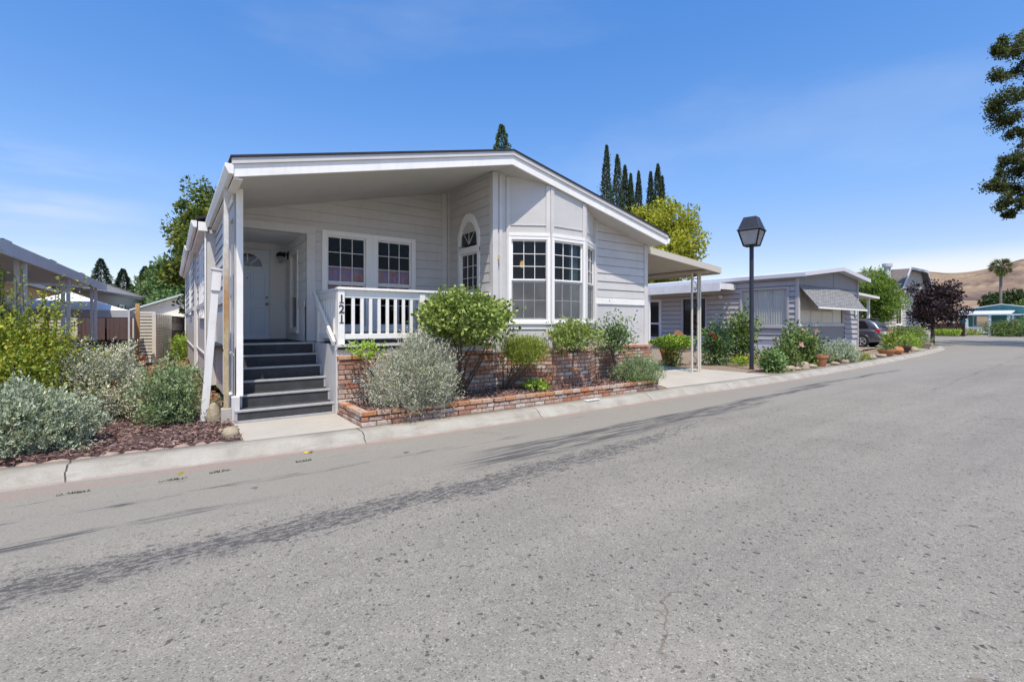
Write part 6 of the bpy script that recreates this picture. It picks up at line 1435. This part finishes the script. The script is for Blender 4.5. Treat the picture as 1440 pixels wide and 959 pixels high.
# street tree whose branches hang in at the right
ST2 = thing('street_tree', (50.5, -4.5, 0), 'tall street tree whose leafy branches hang in at the top right', 'tree')
tx = [((1408, 62), .9), ((1428, 72), 1.0), ((1412, 104), .7), ((1430, 98), .9), ((1396, 152), .75), ((1412, 140), .9), ((1430, 138), 1.1), ((1436, 165), 1.1), ((1420, 172), .7), ((1432, 190), .8), ((1416, 228), .7), ((1430, 240), 1.0), ((1398, 258), .7), ((1412, 262), .95), ((1428, 268), 1.0), ((1415, 286), .8), ((1423, 300), .5), ((1438, 215), .8), ((1440, 60), 1.0), ((1402, 72), .5), ((1438, 285), .6)]
rr_ = np.random.default_rng(5); K = []; S_ = []; TW = []
for (px, py), s in tx:
    dd = rr_.uniform(32, 35); q = (px - 720) / 670; c0 = np.array(((q * math.cos(R(35.6)) + math.sin(R(35.6))) * dd, (-q * math.sin(R(35.6)) + math.cos(R(35.6))) * dd, 1.55 + (455 - py) * dd / 670))
    for j in range(6):
        k = c0 + rr_.normal(size=3) * np.array([.42, .42, .34]) * s; K.append(tuple(k)); S_.append(s * rr_.uniform(.22, .50)); TW.append((c0, k))
nv = len(K)
while len(K) < nv + 240:
    d = rr_.normal(size=3); d /= np.linalg.norm(d); p = np.array([50.2, -1.2, 13.6]) + d * np.array([8.6, 8.6, 8.8]) * rr_.random() ** .36
    if p[1] < .1288 * p[0] - 1.3: K.append(tuple(p)); S_.append(1.25)
K = np.array(K); S_ = np.array(S_); per = np.where(np.arange(len(K)) < nv, 150, 190)
P = np.repeat(K, per, 0); ss_ = np.repeat(S_, per); n = len(P); g_ = rr_.normal(size=(n, 3)); P = P + np.where((np.arange(n) < nv * 150)[:, None], g_ * .55 * ss_[:, None], unit(g_) * (ss_ * rr_.random(n) ** .5)[:, None])
leaves_obj('crown', P, unit(rr_.normal(size=(n, 3)) - UP * .4), .19 * rr_.uniform(.6, 1.2, n), .095, F['sycamore'], ST2)
m = MB(); m.tube([(50.5, -4.5, 0), (50.6, -4.4, 5), (51, -4, 11), (51.5, -3.4, 18)], [.55, .42, .32, .1], 10)
for c0, k in TW: m.tube([tuple(c0), tuple((c0 + k) / 2 + np.array([0, 0, .05])), tuple(k)], [.025, .02, .008], 5)
for i in list(range(0, nv, 6)) + list(range(nv, nv + 30)):
    k = Vector(K[i]); t = min(.92, max(.3, (k.z - 3.5) / 18)); a = Vector((50.5 + t, -4.5 + 1.1 * t, 18 * t)); m.tube([a, a.lerp(k, .35) + Vector((0, 0, 1.1)), a.lerp(k, .7) + Vector((0, 0, 1.0)), k], [.09, .06, .035, .012], 6)
wp(m, 'trunk', M['barkgrey'], ST2, 0, True)
# a few fallen leaves in the gutter
for i, (x, y) in enumerate([(1.33, 6.02), (1.28, 6.06), (.05, 5.95)]):
    o = leaves_obj('fallen_leaf', np.array([[x, y, .012]]), np.array([[1, .3, .05]]), .07, .04, M['yellowleaf'], None, .05); tag(o, 'yellow fallen leaf lying in the gutter before the porch steps', 'leaf', 'fallen leaves in the gutter')

for i, (x, y, l) in enumerate([(.02, 5.78, .2), (.42, 5.82, .16), (1.22, 5.72, .14), (-.72, 5.86, .2)]):
    n = 60; P = np.stack([x + np.clip(rng.normal(size=n), -1.5, 1.5) * l * .35, y + rng.normal(size=n) * .012, np.full(n, .004)], 1); D = np.stack([rng.normal(size=n), rng.normal(size=n) * .4, np.full(n, .5)], 1)
    o = leaves_obj('road_weed', P, D, .022, .006, F['dark'], None, .1); tag(o, 'thin dark weed tuft growing along a crack in the road', 'weed', 'weeds in the road cracks')
